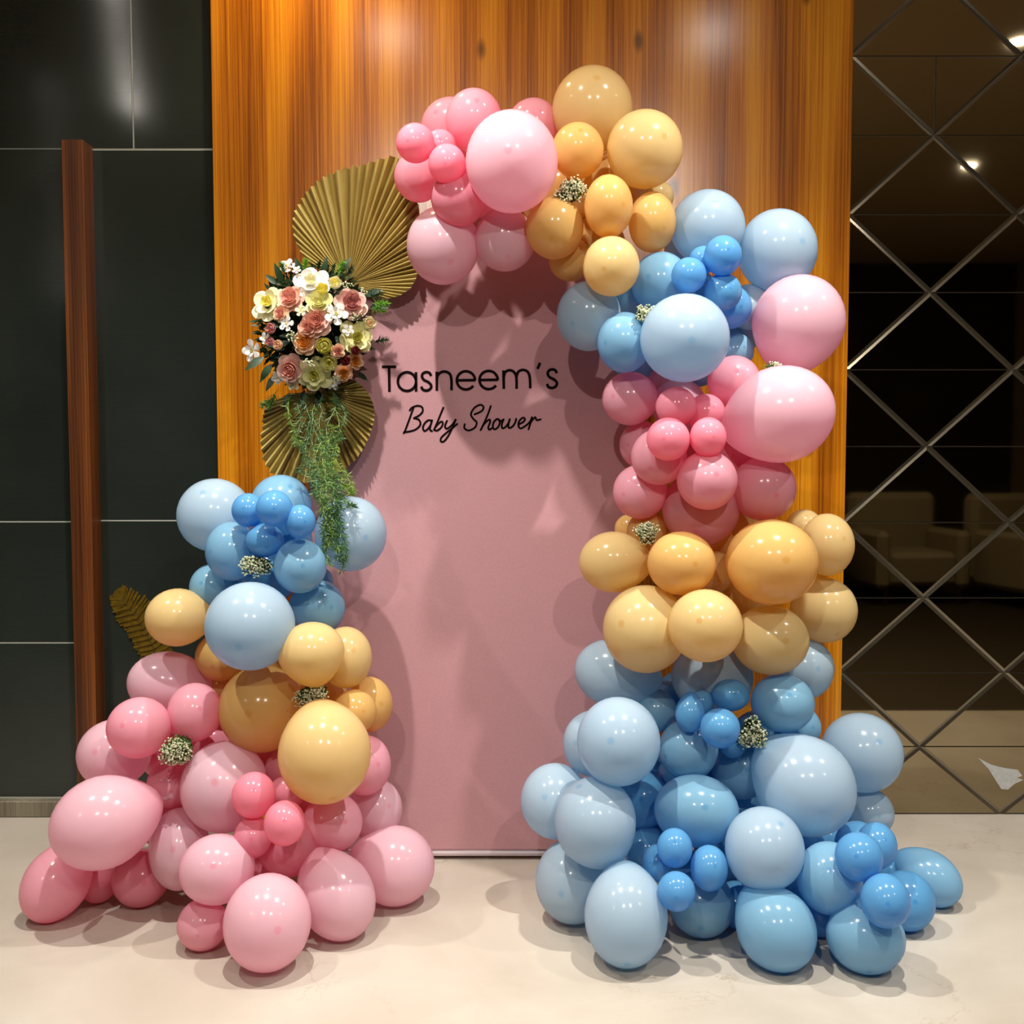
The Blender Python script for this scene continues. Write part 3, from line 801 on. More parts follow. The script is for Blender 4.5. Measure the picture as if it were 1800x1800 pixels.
    ('lb',-0.7106,2.9592,0.9173,0.0892,0.0892,'bd','c',0,0,'blue balloon buried behind the left column sprig'),
    ('lb',-0.6651,3.0287,1.0142,0.0709,0.0709,'bd','c',0,0,'deep blue balloon buried behind the left column mini cluster'),
    ('ly',-0.9451,2.891,0.8034,0.0906,0.0825,'yp','k',0,0,'lone yellow balloon sticking out left beside the gold feather'),
    ('ly',-0.8442,2.9389,0.6827,0.0709,0.0709,'ym','c',-0.3,-0.4,'golden balloon below the largest left blue, in its shade'),
    ('ly',-0.6967,2.8268,0.5573,0.1193,0.1209,'ym','c',-0.3,-0.1,'large golden balloon between the left pinks and the biggest yellow'),
    ('ly',-0.5348,2.7086,0.7333,0.082,0.0881,'yp','k',-80,0,'pale yellow balloon standing above the left column yellow sprig'),
    ('ly',-0.4664,2.8368,0.6983,0.0732,0.086,'yp','c',0.3,0.2,'yellow balloon right of the one above the sprig, by the panel'),
    ('ly',-0.4136,2.9176,0.5461,0.0673,0.0788,'ym','c',0.5,0,'yellow balloon furthest right of the left column, against the panel'),
    ('ly',-0.4385,2.8024,0.5539,0.0615,0.0615,'ym','c',0.4,0,'yellow balloon between the biggest yellow and the panel side one'),
    ('ly',-0.4895,2.6298,0.4958,0.1202,0.1305,'yp','c',0.15,-0.88,'biggest pale yellow balloon of the left column'),
    ('ly',-0.6793,2.966,0.6487,0.0816,0.0816,'ym','c',0,0,'golden balloon buried beneath the largest left blue'),
    ('ly',-0.566,2.9595,0.5407,0.0899,0.0899,'ym','c',0,0,'golden balloon buried behind the left yellow sprig'),
    ('ly',-0.856,3.022,0.5718,0.0679,0.0679,'ym','c',0,0,'golden balloon buried left of the large golden one'),
    ('lp',-0.9903,2.9519,0.593,0.1211,0.0962,'pp','k',-15,0,'pale pink balloon topmost of the left base, under the gold feather'),
    ('lp',-0.8817,2.8073,0.551,0.0743,0.0806,'pm','c',0.2,0.1,'translucent coral pink balloon beside the large golden one'),
    ('lp',-1.0104,2.7427,0.5253,0.085,0.0819,'pm','c',-0.5,0.1,'pink balloon just above left of the left base sprig'),
    ('lp',-1.1303,2.8745,0.4139,0.1022,0.0973,'pp','c',-0.5,0.1,'pale pink balloon furthest left of the upper base, behind'),
    ('lp',-0.9668,2.8512,0.3341,0.0661,0.0661,'pm','c',0,-0.3,'pink balloon right below the left base sprig'),
    ('lp',-1.0715,2.6535,0.2996,0.1352,0.1202,'pp','k',15,0,'large oval pale pink balloon at the left, above the floor'),
    ('lp',-1.2431,2.7413,0.1024,0.109,0.0872,'pm','k',55,0,'pear shaped pink balloon on the floor furthest left'),
    ('lp',-1.1686,2.8244,0.0588,0.053,0.0546,'pd','c',0.2,0,'small bright pink balloon beside the pear shaped one'),
    ('lp',-1.0437,2.8132,0.0783,0.0783,0.0783,'pd','c',0.1,-0.2,'deep pink balloon under the large oval pale one'),
    ('lp',-0.9198,2.7766,0.176,0.0819,0.1103,'pp','c',-0.2,0,'tall pale pink balloon left of the base centre'),
    ('lp',-0.7901,2.768,0.3535,0.1173,0.1236,'pp','c',-0.2,0.1,'largest pale pink balloon at the centre of the left base'),
    ('lp',-0.6716,2.6158,0.3813,0.0562,0.0592,'pd','c',0,0.2,'small bright pink balloon overlapping the largest base pink'),
    ('lp',-0.6129,2.7513,0.3448,0.0498,0.0498,'pd','c',0.1,0.2,'small pink balloon below the edge of the biggest yellow'),
    ('lp',-0.673,2.6094,0.2736,0.0488,0.0532,'pd','c',-0.1,-0.1,'small pink balloon lowest of the left base mini cluster'),
    ('lp',-0.5756,2.5404,0.3351,0.0518,0.0561,'pd','c',0,0.1,'small pale-topped pink balloon, right front of the left base minis'),
    ('lp',-0.6014,2.6984,0.2177,0.0826,0.0826,'pd','c',0.1,-0.3,'deep pink balloon behind the left base mini cluster'),
    ('lp',-0.4929,2.745,0.2614,0.0824,0.0793,'pm','c',0.4,0,'pink balloon right below the biggest pale yellow one'),
    ('lp',-0.4178,2.8465,0.3896,0.0739,0.0836,'pm','c',0.5,0,'pink balloon right of the biggest yellow, against the panel'),
    ('lp',-0.3988,2.9116,0.2372,0.0791,0.089,'pp','c',0.5,0.1,'pale pink balloon against the panel, above the rightmost floor pink'),
    ('lp',-0.3372,2.8281,0.1098,0.114,0.1092,'pp','k',160,0,'pale pink balloon furthest right, at the panel foot'),
    ('lp',-0.4653,2.631,0.1142,0.1182,0.0987,'pp','k',118,0,'tall pale pink balloon on the floor right of the front one'),
    ('lp',-0.7569,2.5728,0.2025,0.095,0.0877,'pp','c',-0.1,0.1,'round pink balloon above the front floor balloon'),
    ('lp',-0.7923,2.5612,0.0642,0.0642,0.0642,'pm','c',-0.2,-0.4,'pink floor balloon peeking out left of the front one'),
    ('lp',-0.6052,2.4652,0.1151,0.1067,0.1151,'pp','c',0.22,-0.18,'pale pink balloon on the floor nearest the viewer'),
    ('lp',-0.7146,2.9779,0.337,0.0908,0.0908,'pd','c',0,0,'deep pink balloon in the gap below the large golden one'),
    ('lp',-0.5749,2.8624,0.2744,0.0713,0.0713,'pd','c',0,0,'deep pink balloon in the gap under the biggest yellow'),
    ('lp',-0.7088,2.8049,0.1111,0.0812,0.0812,'pd','c',0,0,'deep pink balloon buried behind the front floor balloon'),
    ('lp',-0.8821,2.9793,0.4049,0.0823,0.0823,'pd','c',0,0,'red pink balloon in the gap right of the left base sprig'),
    ('lp',-1.0212,2.9572,0.2073,0.0904,0.0904,'pd','c',0,0,'deep pink balloon in the gap right of the large oval one'),
    ('lp',-0.6441,2.8518,0.3798,0.0547,0.0547,'pm','c',0,0.2,'pink balloon showing as a sliver left of the biggest yellow'),
    ('lp',-1.0253,3.0198,0.3827,0.0903,0.0903,'pd','c',0,0,'deep pink balloon hidden right behind the left base sprig'),
]
GROUPS = {'tp': 'pink balloons at the arch top', 'ty': 'yellow balloons at the arch top', 'sb': 'blue balloons on the arch shoulder',
          'rp': 'pink balloons of the right column', 'ry': 'yellow balloons of the right column', 'rb': 'blue balloons of the right base',
          'lb': 'blue balloons of the left column', 'ly': 'yellow balloons of the left column', 'lp': 'pink balloons of the left base'}

ANG = [0, 2.5, 4.5, 6.0, 8.0, 12, 18, 26, 35, 45, 55, 65, 75, 85, 95, 105, 115, 125, 135, 145, 154, 162, 169, 174, 177.5]
SEG = 40
def balloon_profile():
    """radius, height along the axis (crown at +1, neck at -1)"""
    res = []
    for a in ANG:
        t = math.radians(a)
        s = max(0.0, (a - 90) / 90.0)
        r = math.sin(t) * (1 - 0.10 * s * (1 - s) * 4 * s)
        z = math.cos(t)
        if a > 90: z *= 1 + 0.16 * s ** 1.5
        res.append((r, z + 0.05, math.cos(t)))
    return res
PROF = balloon_profile()

kb = MB()   # neck and rolled knot, local z points away from the balloon, unit = balloon radius
kv, kf = [], []
KP = [(0.050, -0.06), (0.042, 0.0), (0.034, 0.04), (0.050, 0.06), (0.056, 0.085), (0.042, 0.105), (0.030, 0.11), (0.060, 0.17), (0.078, 0.20), (0.070, 0.215), (0.03, 0.20)]
for r_, z_ in KP:
    for q in range(10):
        a = 2 * math.pi * q / 10
        kv.append((r_ * math.cos(a), r_ * math.sin(a), z_))
for i in range(len(KP) - 1):
    for q in range(10):
        kf.append((i * 10 + q, i * 10 + (q + 1) % 10, (i + 1) * 10 + (q + 1) % 10, (i + 1) * 10 + q))
kb.add(kv, kf)
KNOT = {k_: kb.mesh('knot', m_, True) for k_, m_ in LATEX.items()}

def balloon(cl, x, y, z, rx, ry, c, mode, u, v, label):
    loc = Vector((x, y, z))
    tow = (Vector((0, 0, CAM_H)) - loc).normalized()
    right = Vector((0, 0, 1)).cross(tow).normalized()
    right = -right if right.x < 0 else right
    up = tow.cross(right); up = -up if up.z < 0 else up
    if mode == 'c':
        l = math.sqrt(max(0.02, 1 - u * u - v * v))
        p = Vector((u, v, l)).normalized()
    else:
        a = math.radians(u)
        p = Vector((-math.cos(a), -math.sin(a), 0.12)).normalized()
    e1 = p.orthogonal().normalized(); e2 = p.cross(e1)
    rm = (rx + ry) / 2
    vs, cr = [], []
    def place(r, h, q):
        w = (e1 * math.cos(q) + e2 * math.sin(q)) * r
        if mode == 'c':
            w = w + p * h
            w = Vector((w.x * rx, w.y * ry, w.z * rm))
        else:
            w = w * ry + p * (h * rx)
        return right * w.x + up * w.y + tow * w.z
    for (r, h, cc) in PROF:
        if r < 1e-6:
            vs.append(place(0, h, 0)); cr.append(cc)
        else:
            for q in range(SEG):
                vs.append(place(r, h, 2 * math.pi * q / SEG)); cr.append(cc)
    fs = [(0, 1 + q, 1 + (q + 1) % SEG) for q in range(SEG)]
    for i in range(len(PROF) - 2):
        b0 = 1 + i * SEG
        for q in range(SEG):
            fs.append((b0 + q, b0 + SEG + q, b0 + SEG + (q + 1) % SEG, b0 + (q + 1) % SEG))
    last = 1 + (len(PROF) - 2) * SEG
    fs.append(tuple(last + q for q in range(SEG)))
    me = bpy.data.meshes.new('balloon')
    me.from_pydata(vs, [], fs)
    me.materials.append(LATEX[c])
    me.polygons.foreach_set('use_smooth', [True] * len(me.polygons))
    at_ = me.attributes.new('crown', 'FLOAT', 'POINT')
    at_.data.foreach_set('value', cr)
    me.update()
    o = link('balloon', me, None, loc)
    tag(o, label, 'balloon', GROUPS[cl])
    end = place(0, PROF[-1][1], 0)
    kn = link('knot', KNOT[c], o, end)
    kn.rotation_euler = frame(end.normalized()).to_euler()
    kn.scale = (rm, rm, rm)
    return o

for row in BALLOONS:
    balloon(*row)

# ------------------------------------------------------------------ baby's breath sprigs in the garland
ICO = None
def ico():
    t = (1 + 5 ** 0.5) / 2
    v = [Vector(p).normalized() for p in ((-1, t, 0), (1, t, 0), (-1, -t, 0), (1, -t, 0), (0, -1, t), (0, 1, t), (0, -1, -t), (0, 1, -t), (t, 0, -1), (t, 0, 1), (-t, 0, -1), (-t, 0, 1))]
    f = [(0, 11, 5), (0, 5, 1), (0, 1, 7), (0, 7, 10), (0, 10, 11), (1, 5, 9), (5, 11, 4), (11, 10, 2), (10, 7, 6), (7, 1, 8), (3, 9, 4), (3, 4, 2), (3, 2, 6), (3, 6, 8), (3, 8, 9), (4, 9, 5), (2, 4, 11), (6, 2, 10), (8, 6, 7), (9, 8, 1)]
    return v, f
ICO = ico()
def blob(m_, p, r):
    m_.add([p + w * r for w in ICO[0]], ICO[1])

def breath_cluster(rnd, w, h, dep, count, dot, root):
    """stems fanning out from a root, each ending in a tiny white blossom"""
    st, bl, lf = MB(), MB(), MB()
    lobes = [(rnd.uniform(-.52, .52), rnd.uniform(-.3, .3), rnd.uniform(-.52, .52)) for _ in range(5)]
    for i in range(count):
        while True:
            a, b_, c = rnd.uniform(-1, 1), rnd.uniform(-1, 1), rnd.uniform(-1, 1)
            if a * a + b_ * b_ + c * c <= 1: break
        lc = lobes[i % len(lobes)]
        p = Vector(((a * .58 + lc[0]) * w, -(c * .7 + lc[1]) * dep, (b_ * .58 + lc[2]) * h))
        q = root + (p - root) * 0.4 + Vector((rnd.uniform(-.3, .3) * w, 0, rnd.uniform(-.3, .3) * h))
        st.tube([root, q, p], 0.0007, 0.0005, 3, False)
        blob(bl, p, dot * rnd.uniform(0.7, 1.25))
        for k_ in range(2):
            d = Vector((rnd.gauss(0, 1), rnd.gauss(0, 1), rnd.gauss(0, 1))).normalized()
            s = d.orthogonal().normalized() * 0.0022
            o = q + (p - q) * rnd.uniform(0, .9)
            lf.add([o - s, o + d * 0.012, o + s], [(0, 1, 2)])
    return st, bl, lf

SPRIGS = [
    (1002, 333, 2.79, 30, 28, 'baby breath sprig at the arch top between pink and yellow balloons'),
    (1133, 547, 2.72, 17, 22, 'baby breath sprig on the arch shoulder among blue balloons'),
    (1143, 937, 2.76, 28, 24, 'baby breath sprig between the right column pinks and yellows'),
    (1326, 1287, 2.70, 27, 32, 'baby breath sprig on the right base above the biggest pale blue balloon'),
    (545, 1217, 2.70, 33, 28, 'baby breath sprig above the biggest yellow balloon of the left column'),
    (305, 1314, 2.70, 36, 34, 'baby breath sprig among the pink balloons of the left base'),
    (455, 998, 2.76, 31, 23, 'baby breath sprig among the blue balloons of the left column'),
    (1362, 641, 2.74, 10, 6, 'tiny baby breath tip between the two largest right column pinks'),
]
for i, (px, py, Y, wp, hp, label) in enumerate(SPRIGS):
    rnd = random.Random(100 + i)
    c = at(px, py, Y)
    s = Y / F
    t = tag(empty('baby_breath_sprig', c), label, 'flower sprig', 'baby breath sprigs')
    root = Vector((rnd.uniform(-.2, .2) * wp * s, 0.085, rnd.uniform(-.2, .2) * hp * s))
    st, bl, lf = breath_cluster(rnd, wp * s * 1.05, hp * s * 1.05, 0.03, int(420 * wp * hp / 900) + 8, 0.0026, root)
    tag(bl.build('blossoms', M['tiny_white'], t, True), kind='stuff')
    tag(st.build('stems', M['sprig_green'], t), kind='stuff')
    tag(lf.build('leaves', M['sprig_green'], t, fix=False), kind='stuff')

# ------------------------------------------------------------------ dried fan palm leaves
def fan(px, py, Y, outline, nseg, tilt, label, stem_to):
    c = at(px, py, Y)
    s = Y / F
    t = tag(empty('dried_palm_leaf', c), label, 'palm leaf', 'dried fan palm leaves')
    outline = sorted(outline)
    def rad(a):
        for (a0, r0), (a1, r1) in zip(outline, outline[1:]):
            if a0 <= a <= a1: return r0 + (r1 - r0) * (a - a0) / (a1 - a0)
        return outline[0][1] if a < outline[0][0] else outline[-1][1]
    rnd = random.Random(int(px))
    a0, a1 = outline[0][0], outline[-1][0]
    vs, fs, sk = [], [], []
    NR = 7
    n = nseg * 2 + 1
    tone = [rnd.random() for _ in range(nseg + 2)]
    for i in range(n):
        a = a0 + (a1 - a0) * i / (n - 1)
        R_ = rad(a) * s * (1.0 + (0.006 if i % 2 else -0.006) + rnd.uniform(-.008, .008))
        ar = math.radians(a)
        for k_ in range(NR):
            q = k_ / (NR - 1)
            r_ = 0.012 + (R_ - 0.012) * q
            amp = r_ * math.radians(a1 - a0) / nseg * 0.42
            y = -amp if i % 2 else amp
            y += tilt * q * q
            vs.append((r_ * math.cos(ar), y, r_ * math.sin(ar)))
            base = tone[i // 2] * 0.8 + 0.1 if tone[i // 2] > 0.16 else 0.0
            sk.append(min(1, max(0, base + (0.22 if i % 2 else -0.22) + rnd.uniform(-.1, .1) + 0.1 * q)))
    for i in range(n - 1):
        for k_ in range(NR - 1):
            fs.append((i * NR + k_, (i + 1) * NR + k_, (i + 1) * NR + k_ + 1, i * NR + k_ + 1))
    m_ = MB(); m_.add(vs, fs)
    me = m_.mesh('blade', M['palm'])
    at_ = me.attributes.new('streak', 'FLOAT', 'POINT'); at_.data.foreach_set('value', sk)
    b = link('blade', me, t)
    so = b.modifiers.new('thick', 'SOLIDIFY'); so.thickness = 0.0012
    m_ = MB()
    e = at(*stem_to, Y) - c
    m_.tube([(0, 0.002, 0), e * 0.5 + Vector((0, 0.004, 0)), e + Vector((0, 0.006, 0))], 0.006, 0.005, 8)
    m_.build('stalk', M['stem'], t, True)
fan(612, 500, 3.085, [(152, 76), (140, 117), (132, 141), (124, 156), (109, 177), (96.6, 191), (82, 204), (76, 217), (69, 232), (60, 215), (52.7, 195), (47.6, 183), (31, 137), (9.4, 124), (-2.6, 112), (-13, 92), (-22, 70)],
    44, -0.012, 'large dried fan palm leaf fanning up behind the flowers', (565, 590))
fan(562, 690, 3.085, [(182, 50), (189, 68), (193, 95), (211, 115), (219, 131), (227, 147), (238, 164), (253, 158), (260, 160), (275, 150), (289, 140), (302, 130), (316, 118), (327, 111), (345, 99), (354, 91), (368, 76), (380, 64)],
    44, -0.015, 'smaller dried fan palm leaf hanging down below the flowers', (556, 600))

# ------------------------------------------------------------------ flower arrangement
BC = at(548, 572, 3.05)
arr = tag(empty('flower_arrangement', BC), 'bouquet of pink, peach, cream and white artificial flowers on the backdrop edge', 'flowers')
mats = {}
def pet(key):
    if key not in mats:
        mats[key] = leafy('petal_' + key, lin(*PET[key]), 0.2, 0.6)
    return mats[key]
PET = {'dusty_pink': (240, 196, 184), 'mauve': (206, 142, 142), 'peach': (244, 198, 164), 'salmon': (240, 188, 166), 'cream': (248, 240, 196), 'lemon': (242, 226, 110),
       'lime_cream': (236, 230, 166), 'lime': (212, 206, 104), 'white': (250, 248, 236), 'orange': (232, 166, 80), 'maroon': (140, 44, 54), 'yellow_center': (222, 206, 96), 'mauve_deep': (204, 142, 138), 'salmon_deep': (228, 166, 148)}

def petal(m_, rnd, phi, L, base, zb_, alpha, spread, curl):
    """petal that starts at angle alpha from the axis and bends by curl towards its tip"""
    nu, nv = 6, 6
    vs = []
    r, z = base, zb_
    for j in range(nv):
        v = j / (nv - 1)
        if j:
            al = math.radians(alpha + curl * (v - 0.5 / (nv - 1)))
            r += L / (nv - 1) * math.sin(al)
            z += L / (nv - 1) * math.cos(al)
        w = spread * (0.7 + 0.3 * v) * math.sqrt(1 - 0.62 * v ** 7)
        for i in range(nu):
            u = -1 + 2 * i / (nu - 1)
            k = 1 - 0.10 * abs(u) ** 3 * v
            p = phi + u * w
            vs.append((r * k * math.cos(p), r * k * math.sin(p), z - 0.10 * u * u * v * L + rnd.uniform(-.012, .012)))
    fs = []
    for j in range(nv - 1):
        for i in range(nu - 1):
            fs.append((j * nu + i, j * nu + i + 1, (j + 1) * nu + i + 1, (j + 1) * nu + i))
    m_.add(vs, fs)

def flower(kind, rnd):
    outer, inner = MB(), MB()
    if kind == 'rose':
        for n_, L_, b_, z_, al, sp, cu, off in ((6, .95, .10, -.10, 92, .70, -22, 0), (6, .86, .10, -.04, 84, .72, -52, .5)):
            for k_ in range(n_): petal(outer, rnd, k_ * 6.283 / n_ + off + rnd.uniform(-.12, .12), L_, b_, z_, al, sp, cu)
        for n_, L_, b_, z_, al, sp, cu, off in ((6, .78, .08, .02, 72, .75, -66, .2), (5, .66, .06, .06, 60, .85, -66, .7), (4, .54, .05, .12, 46, .95, -60, .1), (3, .44, .02, .18, 30, 1.15, -44, .4)):
            for k_ in range(n_): petal(inner, rnd, k_ * 6.283 / n_ + off + rnd.uniform(-.15, .15), L_, b_, z_, al, sp, cu)
    elif kind == 'open':
        for n_, L_, b_, z_, al, sp, cu, off in ((6, 1.0, .08, -.05, 88, .66, -12, 0), (5, .8, .08, 0, 76, .72, -40, .5)):
            for k_ in range(n_): petal(outer, rnd, k_ * 6.283 / n_ + off + rnd.uniform(-.15, .15), L_ * rnd.uniform(.9, 1.08), b_, z_, al, sp, cu)
        for n_, L_, b_, z_, al, sp, cu, off in ((5, .55, .06, .06, 58, .85, -60, .2), (4, .44, .04, .1, 44, .95, -56, .5), (3, .34, .02, .14, 28, 1.1, -40, .1)):
            for k_ in range(n_): petal(inner, rnd, k_ * 6.283 / n_ + off, L_, b_, z_, al, sp, cu)
    elif kind == 'daisy':
        for k_ in range(5): petal(outer, rnd, k_ * 6.283 / 5 + rnd.uniform(-.1, .1), 0.95, 0.06, 0.0, 80, 0.56, -6)
        for k_ in range(5): petal(outer, rnd, k_ * 6.283 / 5 + .63, 0.62, 0.05, 0.05, 62, 0.58, -20)
        for k_ in range(5):
            blob(inner, Vector((0.09 * math.cos(k_ * 1.26), 0.09 * math.sin(k_ * 1.26), 0.18)), 0.07)
    else:   # bud
        for n_, L_, b_, z_, al, sp, cu, off in ((5, 1.15, .10, -.3, 88, .78, -95, 0), (4, 1.1, .08, -.2, 76, .9, -92, .4)):
            for k_ in range(n_): petal(outer, rnd, k_ * 6.283 / n_ + off, L_, b_, z_, al, sp, cu)
        for k_ in range(3): petal(inner, rnd, k_ * 6.283 / 3, 0.9, 0.04, -0.05, 52, 1.05, -70)
    return outer, inner

FL = [  # px, py, radius px, kind, outer, inner, label, turn x, turn y (facing)
    (555, 563, 24, 'rose', 'dusty_pink', 'salmon_deep', 'full peach-pink rose at the centre'),
    (618, 531, 25, 'rose', 'dusty_pink', 'mauve_deep', 'dusty pink rose at upper right'),
    (509, 522, 21, 'rose', 'salmon', 'salmon_deep', 'salmon rose at upper left'),
    (469, 530, 27, 'open', 'cream', 'lemon', 'large cream flower with yellow heart'),
    (546, 492, 27, 'open', 'white', 'cream', 'large white-cream open flower at the top'),
    (566, 507, 12, 'bud', 'lemon', 'lemon', 'small yellow bud'),
    (589, 496, 13, 'bud', 'cream', 'lemon', 'cream bud at the top'),
    (560, 529, 21, 'rose', 'lime_cream', 'lime_cream', 'pale yellow-green rose'),
    (492, 550, 13, 'rose', 'peach', 'salmon_deep', 'small peach rose'),
    (591, 550, 18, 'daisy', 'white', 'yellow_center', 'white five petal blossom'),
    (502, 568, 12, 'daisy', 'white', 'yellow_center', 'small white blossom'),
    (475, 577, 11, 'bud', 'mauve', 'mauve_deep', 'small mauve bud'),
    (474, 600, 9, 'bud', 'mauve', 'mauve_deep', 'smallest mauve bud'),
    (439, 616, 17, 'daisy', 'white', 'yellow_center', 'white blossom furthest left'),
    (464, 594, 9, 'daisy', 'white', 'yellow_center', 'tiny white blossom'),
    (535, 600, 20, 'rose', 'peach', 'orange', 'peach rose with orange heart'),
    (570, 608, 16, 'bud', 'lime', 'lime_cream', 'yellow-green bud'),
    (628, 592, 25, 'open', 'lime_cream', 'lime', 'pale yellow open flower at right'),
    (650, 568, 13, 'bud', 'cream', 'peach', 'cream bud at the right edge'),
    (594, 617, 11, 'rose', 'peach', 'salmon_deep', 'tiny peach rose'),
    (625, 616, 9, 'bud', 'maroon', 'maroon', 'maroon bud'),
    (607, 634, 10, 'bud', 'maroon', 'maroon', 'maroon bud'),
    (625, 635, 13, 'rose', 'peach', 'orange', 'small orange rose'),
    (604, 656, 14, 'rose', 'peach', 'orange', 'small orange rose'),
    (509, 650, 23, 'rose', 'dusty_pink', 'salmon_deep', 'dusty pink rose at lower left'),
    (552, 659, 24, 'open', 'lime_cream', 'lime', 'large yellow-green flower at the bottom'),
    (578, 638, 17, 'bud', 'lime_cream', 'lime', 'yellow-green bud'),
    (586, 674, 11, 'daisy', 'white', 'yellow_center', 'small white blossom'),
    (488, 606, 10, 'bud', 'peach', 'salmon', 'small peach bud'),
    (503, 465, 13, 'daisy', 'white', 'yellow_center', 'white blossom at the top left'),
    (521, 473, 7, 'daisy', 'white', 'yellow_center', 'tiny white blossom'),
    (514, 675, 11, 'daisy', 'cream', 'yellow_center', 'small cream blossom'),
    (486, 665, 10, 'daisy', 'white', 'yellow_center', 'small white blossom'),
    (540, 574, 15, 'rose', 'salmon', 'salmon_deep', 'salmon rose half hidden at the centre'),
    (528, 545, 9, 'daisy', 'cream', 'yellow_center', 'tiny cream blossom'),
    (612, 580, 9, 'daisy', 'white', 'yellow_center', 'tiny white blossom'),
]
for i, (px, py, rp, kind, oc, ic, label) in enumerate(FL):
    rnd = random.Random(500 + i)
    dx, dy = (px - 548) / 112.0, (572 - py) / 112.0
    rho = min(1.0, math.hypot(dx, dy))
    Y = 3.055 - 0.115 * math.sqrt(max(0.0, 1 - rho * rho)) - (0.012 if rp > 18 else 0.02)
    if rp < 12: Y -= 0.008
    p = at(px, py, Y)
    d = Vector((dx * 0.5, -1.0, dy * 0.5 + 0.12))
    outer, inner = flower(kind, rnd)
    R_ = rp * 1.2 * Y / F
    name = {'rose': 'rose', 'open': 'open_flower', 'daisy': 'blossom', 'bud': 'flower_bud'}[kind]
    o = outer.build(name, pet(oc), arr, True, fix=False)
    o.location = p - BC + d.normalized() * (-0.35 * R_)
    o.rotation_euler = (frame(d) @ Matrix.Rotation(rnd.uniform(0, 6.28), 3, 'Z')).to_euler()
    o.scale = (R_, R_, R_)
    o['label'] = label
    h = inner.build('flower_heart', pet(ic), o, True, fix=False)

# leaves of the arrangement
def leaf_mesh(name, mat, L=1.0, W=0.36, fold=0.12):
    m_ = MB()
    n = 7
    vs = []
    for i in range(n):
        t = i / (n - 1)
        w = W * math.sin(math.pi * t ** 0.8) * 0.5 + 0.004
        z = -0.25 * t * t
        vs += [(-w, t * L, z + fold * w * 2), (0, t * L, z), (w, t * L, z + fold * w * 2)]
    fs = []
    for i in range(n - 1):
        for k_ in range(2):
            fs.append((i * 3 + k_, i * 3 + k_ + 1, (i + 1) * 3 + k_ + 1, (i + 1) * 3 + k_))
    m_.add(vs, fs)
    return m_.mesh(name, mat, True)
LEAF_D = leaf_mesh('leaf', M['leaf_dark'])
LEAF_M = leaf_mesh('leaf', M['leaf_mid'], W=0.3)
rnd = random.Random(11)
LV = [(497, 496, 110, 36), (488, 500, 140, 30), (464, 628, 215, 42), (478, 640, 235, 40), (484, 660, 240, 34), (600, 480, 60, 34), (640, 520, 20, 36), (650, 540, 0, 36),
      (590, 590, 300, 26), (600, 570, 320, 24), (520, 590, 180, 30), (510, 600, 200, 30), (500, 615, 160, 30), (530, 625, 270, 28), (545, 630, 250, 30), (570, 585, 90, 24), (520, 555, 120, 26), (585, 660, 290, 30), (560, 685, 270, 34),
      (535, 685, 265, 34), (510, 690, 250, 34), (590, 690, 285, 32), (630, 655, 320, 26), (530, 480, 110, 30), (570, 480, 80, 30), (640, 610, 350, 24), (615, 560, 30, 22)]
for k_ in range(30):
    a = rnd.uniform(0, 6.28); r_ = 84 * math.sqrt(rnd.random())
    LV.append((548 + r_ * math.cos(a) * .9, 572 - r_ * math.sin(a), math.degrees(a) + rnd.uniform(-50, 50), rnd.uniform(18, 26)))
for i, (px, py, a, ln) in enumerate(LV):
    dx, dy = (px - 548) / 112.0, (572 - py) / 112.0
    rho = min(1.0, math.hypot(dx, dy))
    Y = 3.075 - 0.105 * math.sqrt(max(0.0, 1 - rho * rho))
    p = at(px, py, Y)
    o = link('leaf', LEAF_M if (i > 30 and i % 4 == 0) else LEAF_D, arr, p - BC)
    ar = math.radians(a)
    dirv = Vector((math.cos(ar), -0.35 + rnd.uniform(-.25, .25), math.sin(ar))).normalized()
    nz = (Vector((0, -1, 0.2)) - dirv * dirv.dot(Vector((0, -1, 0.2)))).normalized()
    xx = dirv.cross(nz)
    o.rotation_euler = Matrix((xx, dirv, nz)).transposed().to_euler()
    s = ln * 0.95 * Y / F
    o.scale = (s, s, s)
# dark mossy core that holds the stems
mb = MB()
for k_ in range(3400):
    u = Vector((rnd.gauss(0, 1), rnd.gauss(0, 1), rnd.gauss(0, 1))).normalized()
    q = Vector((u.x * 0.160, u.y * 0.085, u.z * 0.172)) * rnd.uniform(0.4, 1)
    q.y = -abs(q.y) + 0.03
    d = (u + Vector((rnd.gauss(0, .6), rnd.gauss(0, .6) - .3, rnd.gauss(0, .6)))).normalized()
    s_ = d.orthogonal().normalized() * 0.006
    L_ = rnd.uniform(0.02, 0.04)
    mb.add([q, q + d * L_ * .5 - s_, q + d * L_, q + d * L_ * .5 + s_], [(0, 1, 2, 3)])
tag(mb.build('moss_core', M['leaf_dark'], arr, fix=False), kind='stuff')
# ferny tips
def fern_tip(px, py, Y, a, ln, mat):
    m_ = MB()
    p = at(px, py, Y) - BC
    ar = math.radians(a)
    d = Vector((math.cos(ar), -0.2, math.sin(ar))).normalized()
    L_ = ln * Y / F
    m_.tube([p, p + d * L_], 0.0012, 0.0006, 4)
    for k_ in range(70):
        t = rnd.uniform(0.1, 1)
        q = p + d * L_ * t
        e = (d * 0.9 + Vector((rnd.gauss(0, .7), rnd.gauss(0, .5), rnd.gauss(0, .7)))).normalized()
        s_ = e.orthogonal().normalized() * 0.0015
        l2 = 0.024 * (1.1 - 0.5 * t)
        m_.add([q - s_, q + e * l2, q + s_], [(0, 1, 2)])
    m_.build('fern_tip', mat, arr, fix=False)
fern_tip(655, 533, 3.02, -4, 28, M['leaf_bright'])
fern_tip(650, 522, 3.03, 15, 24, M['leaf_dark'])
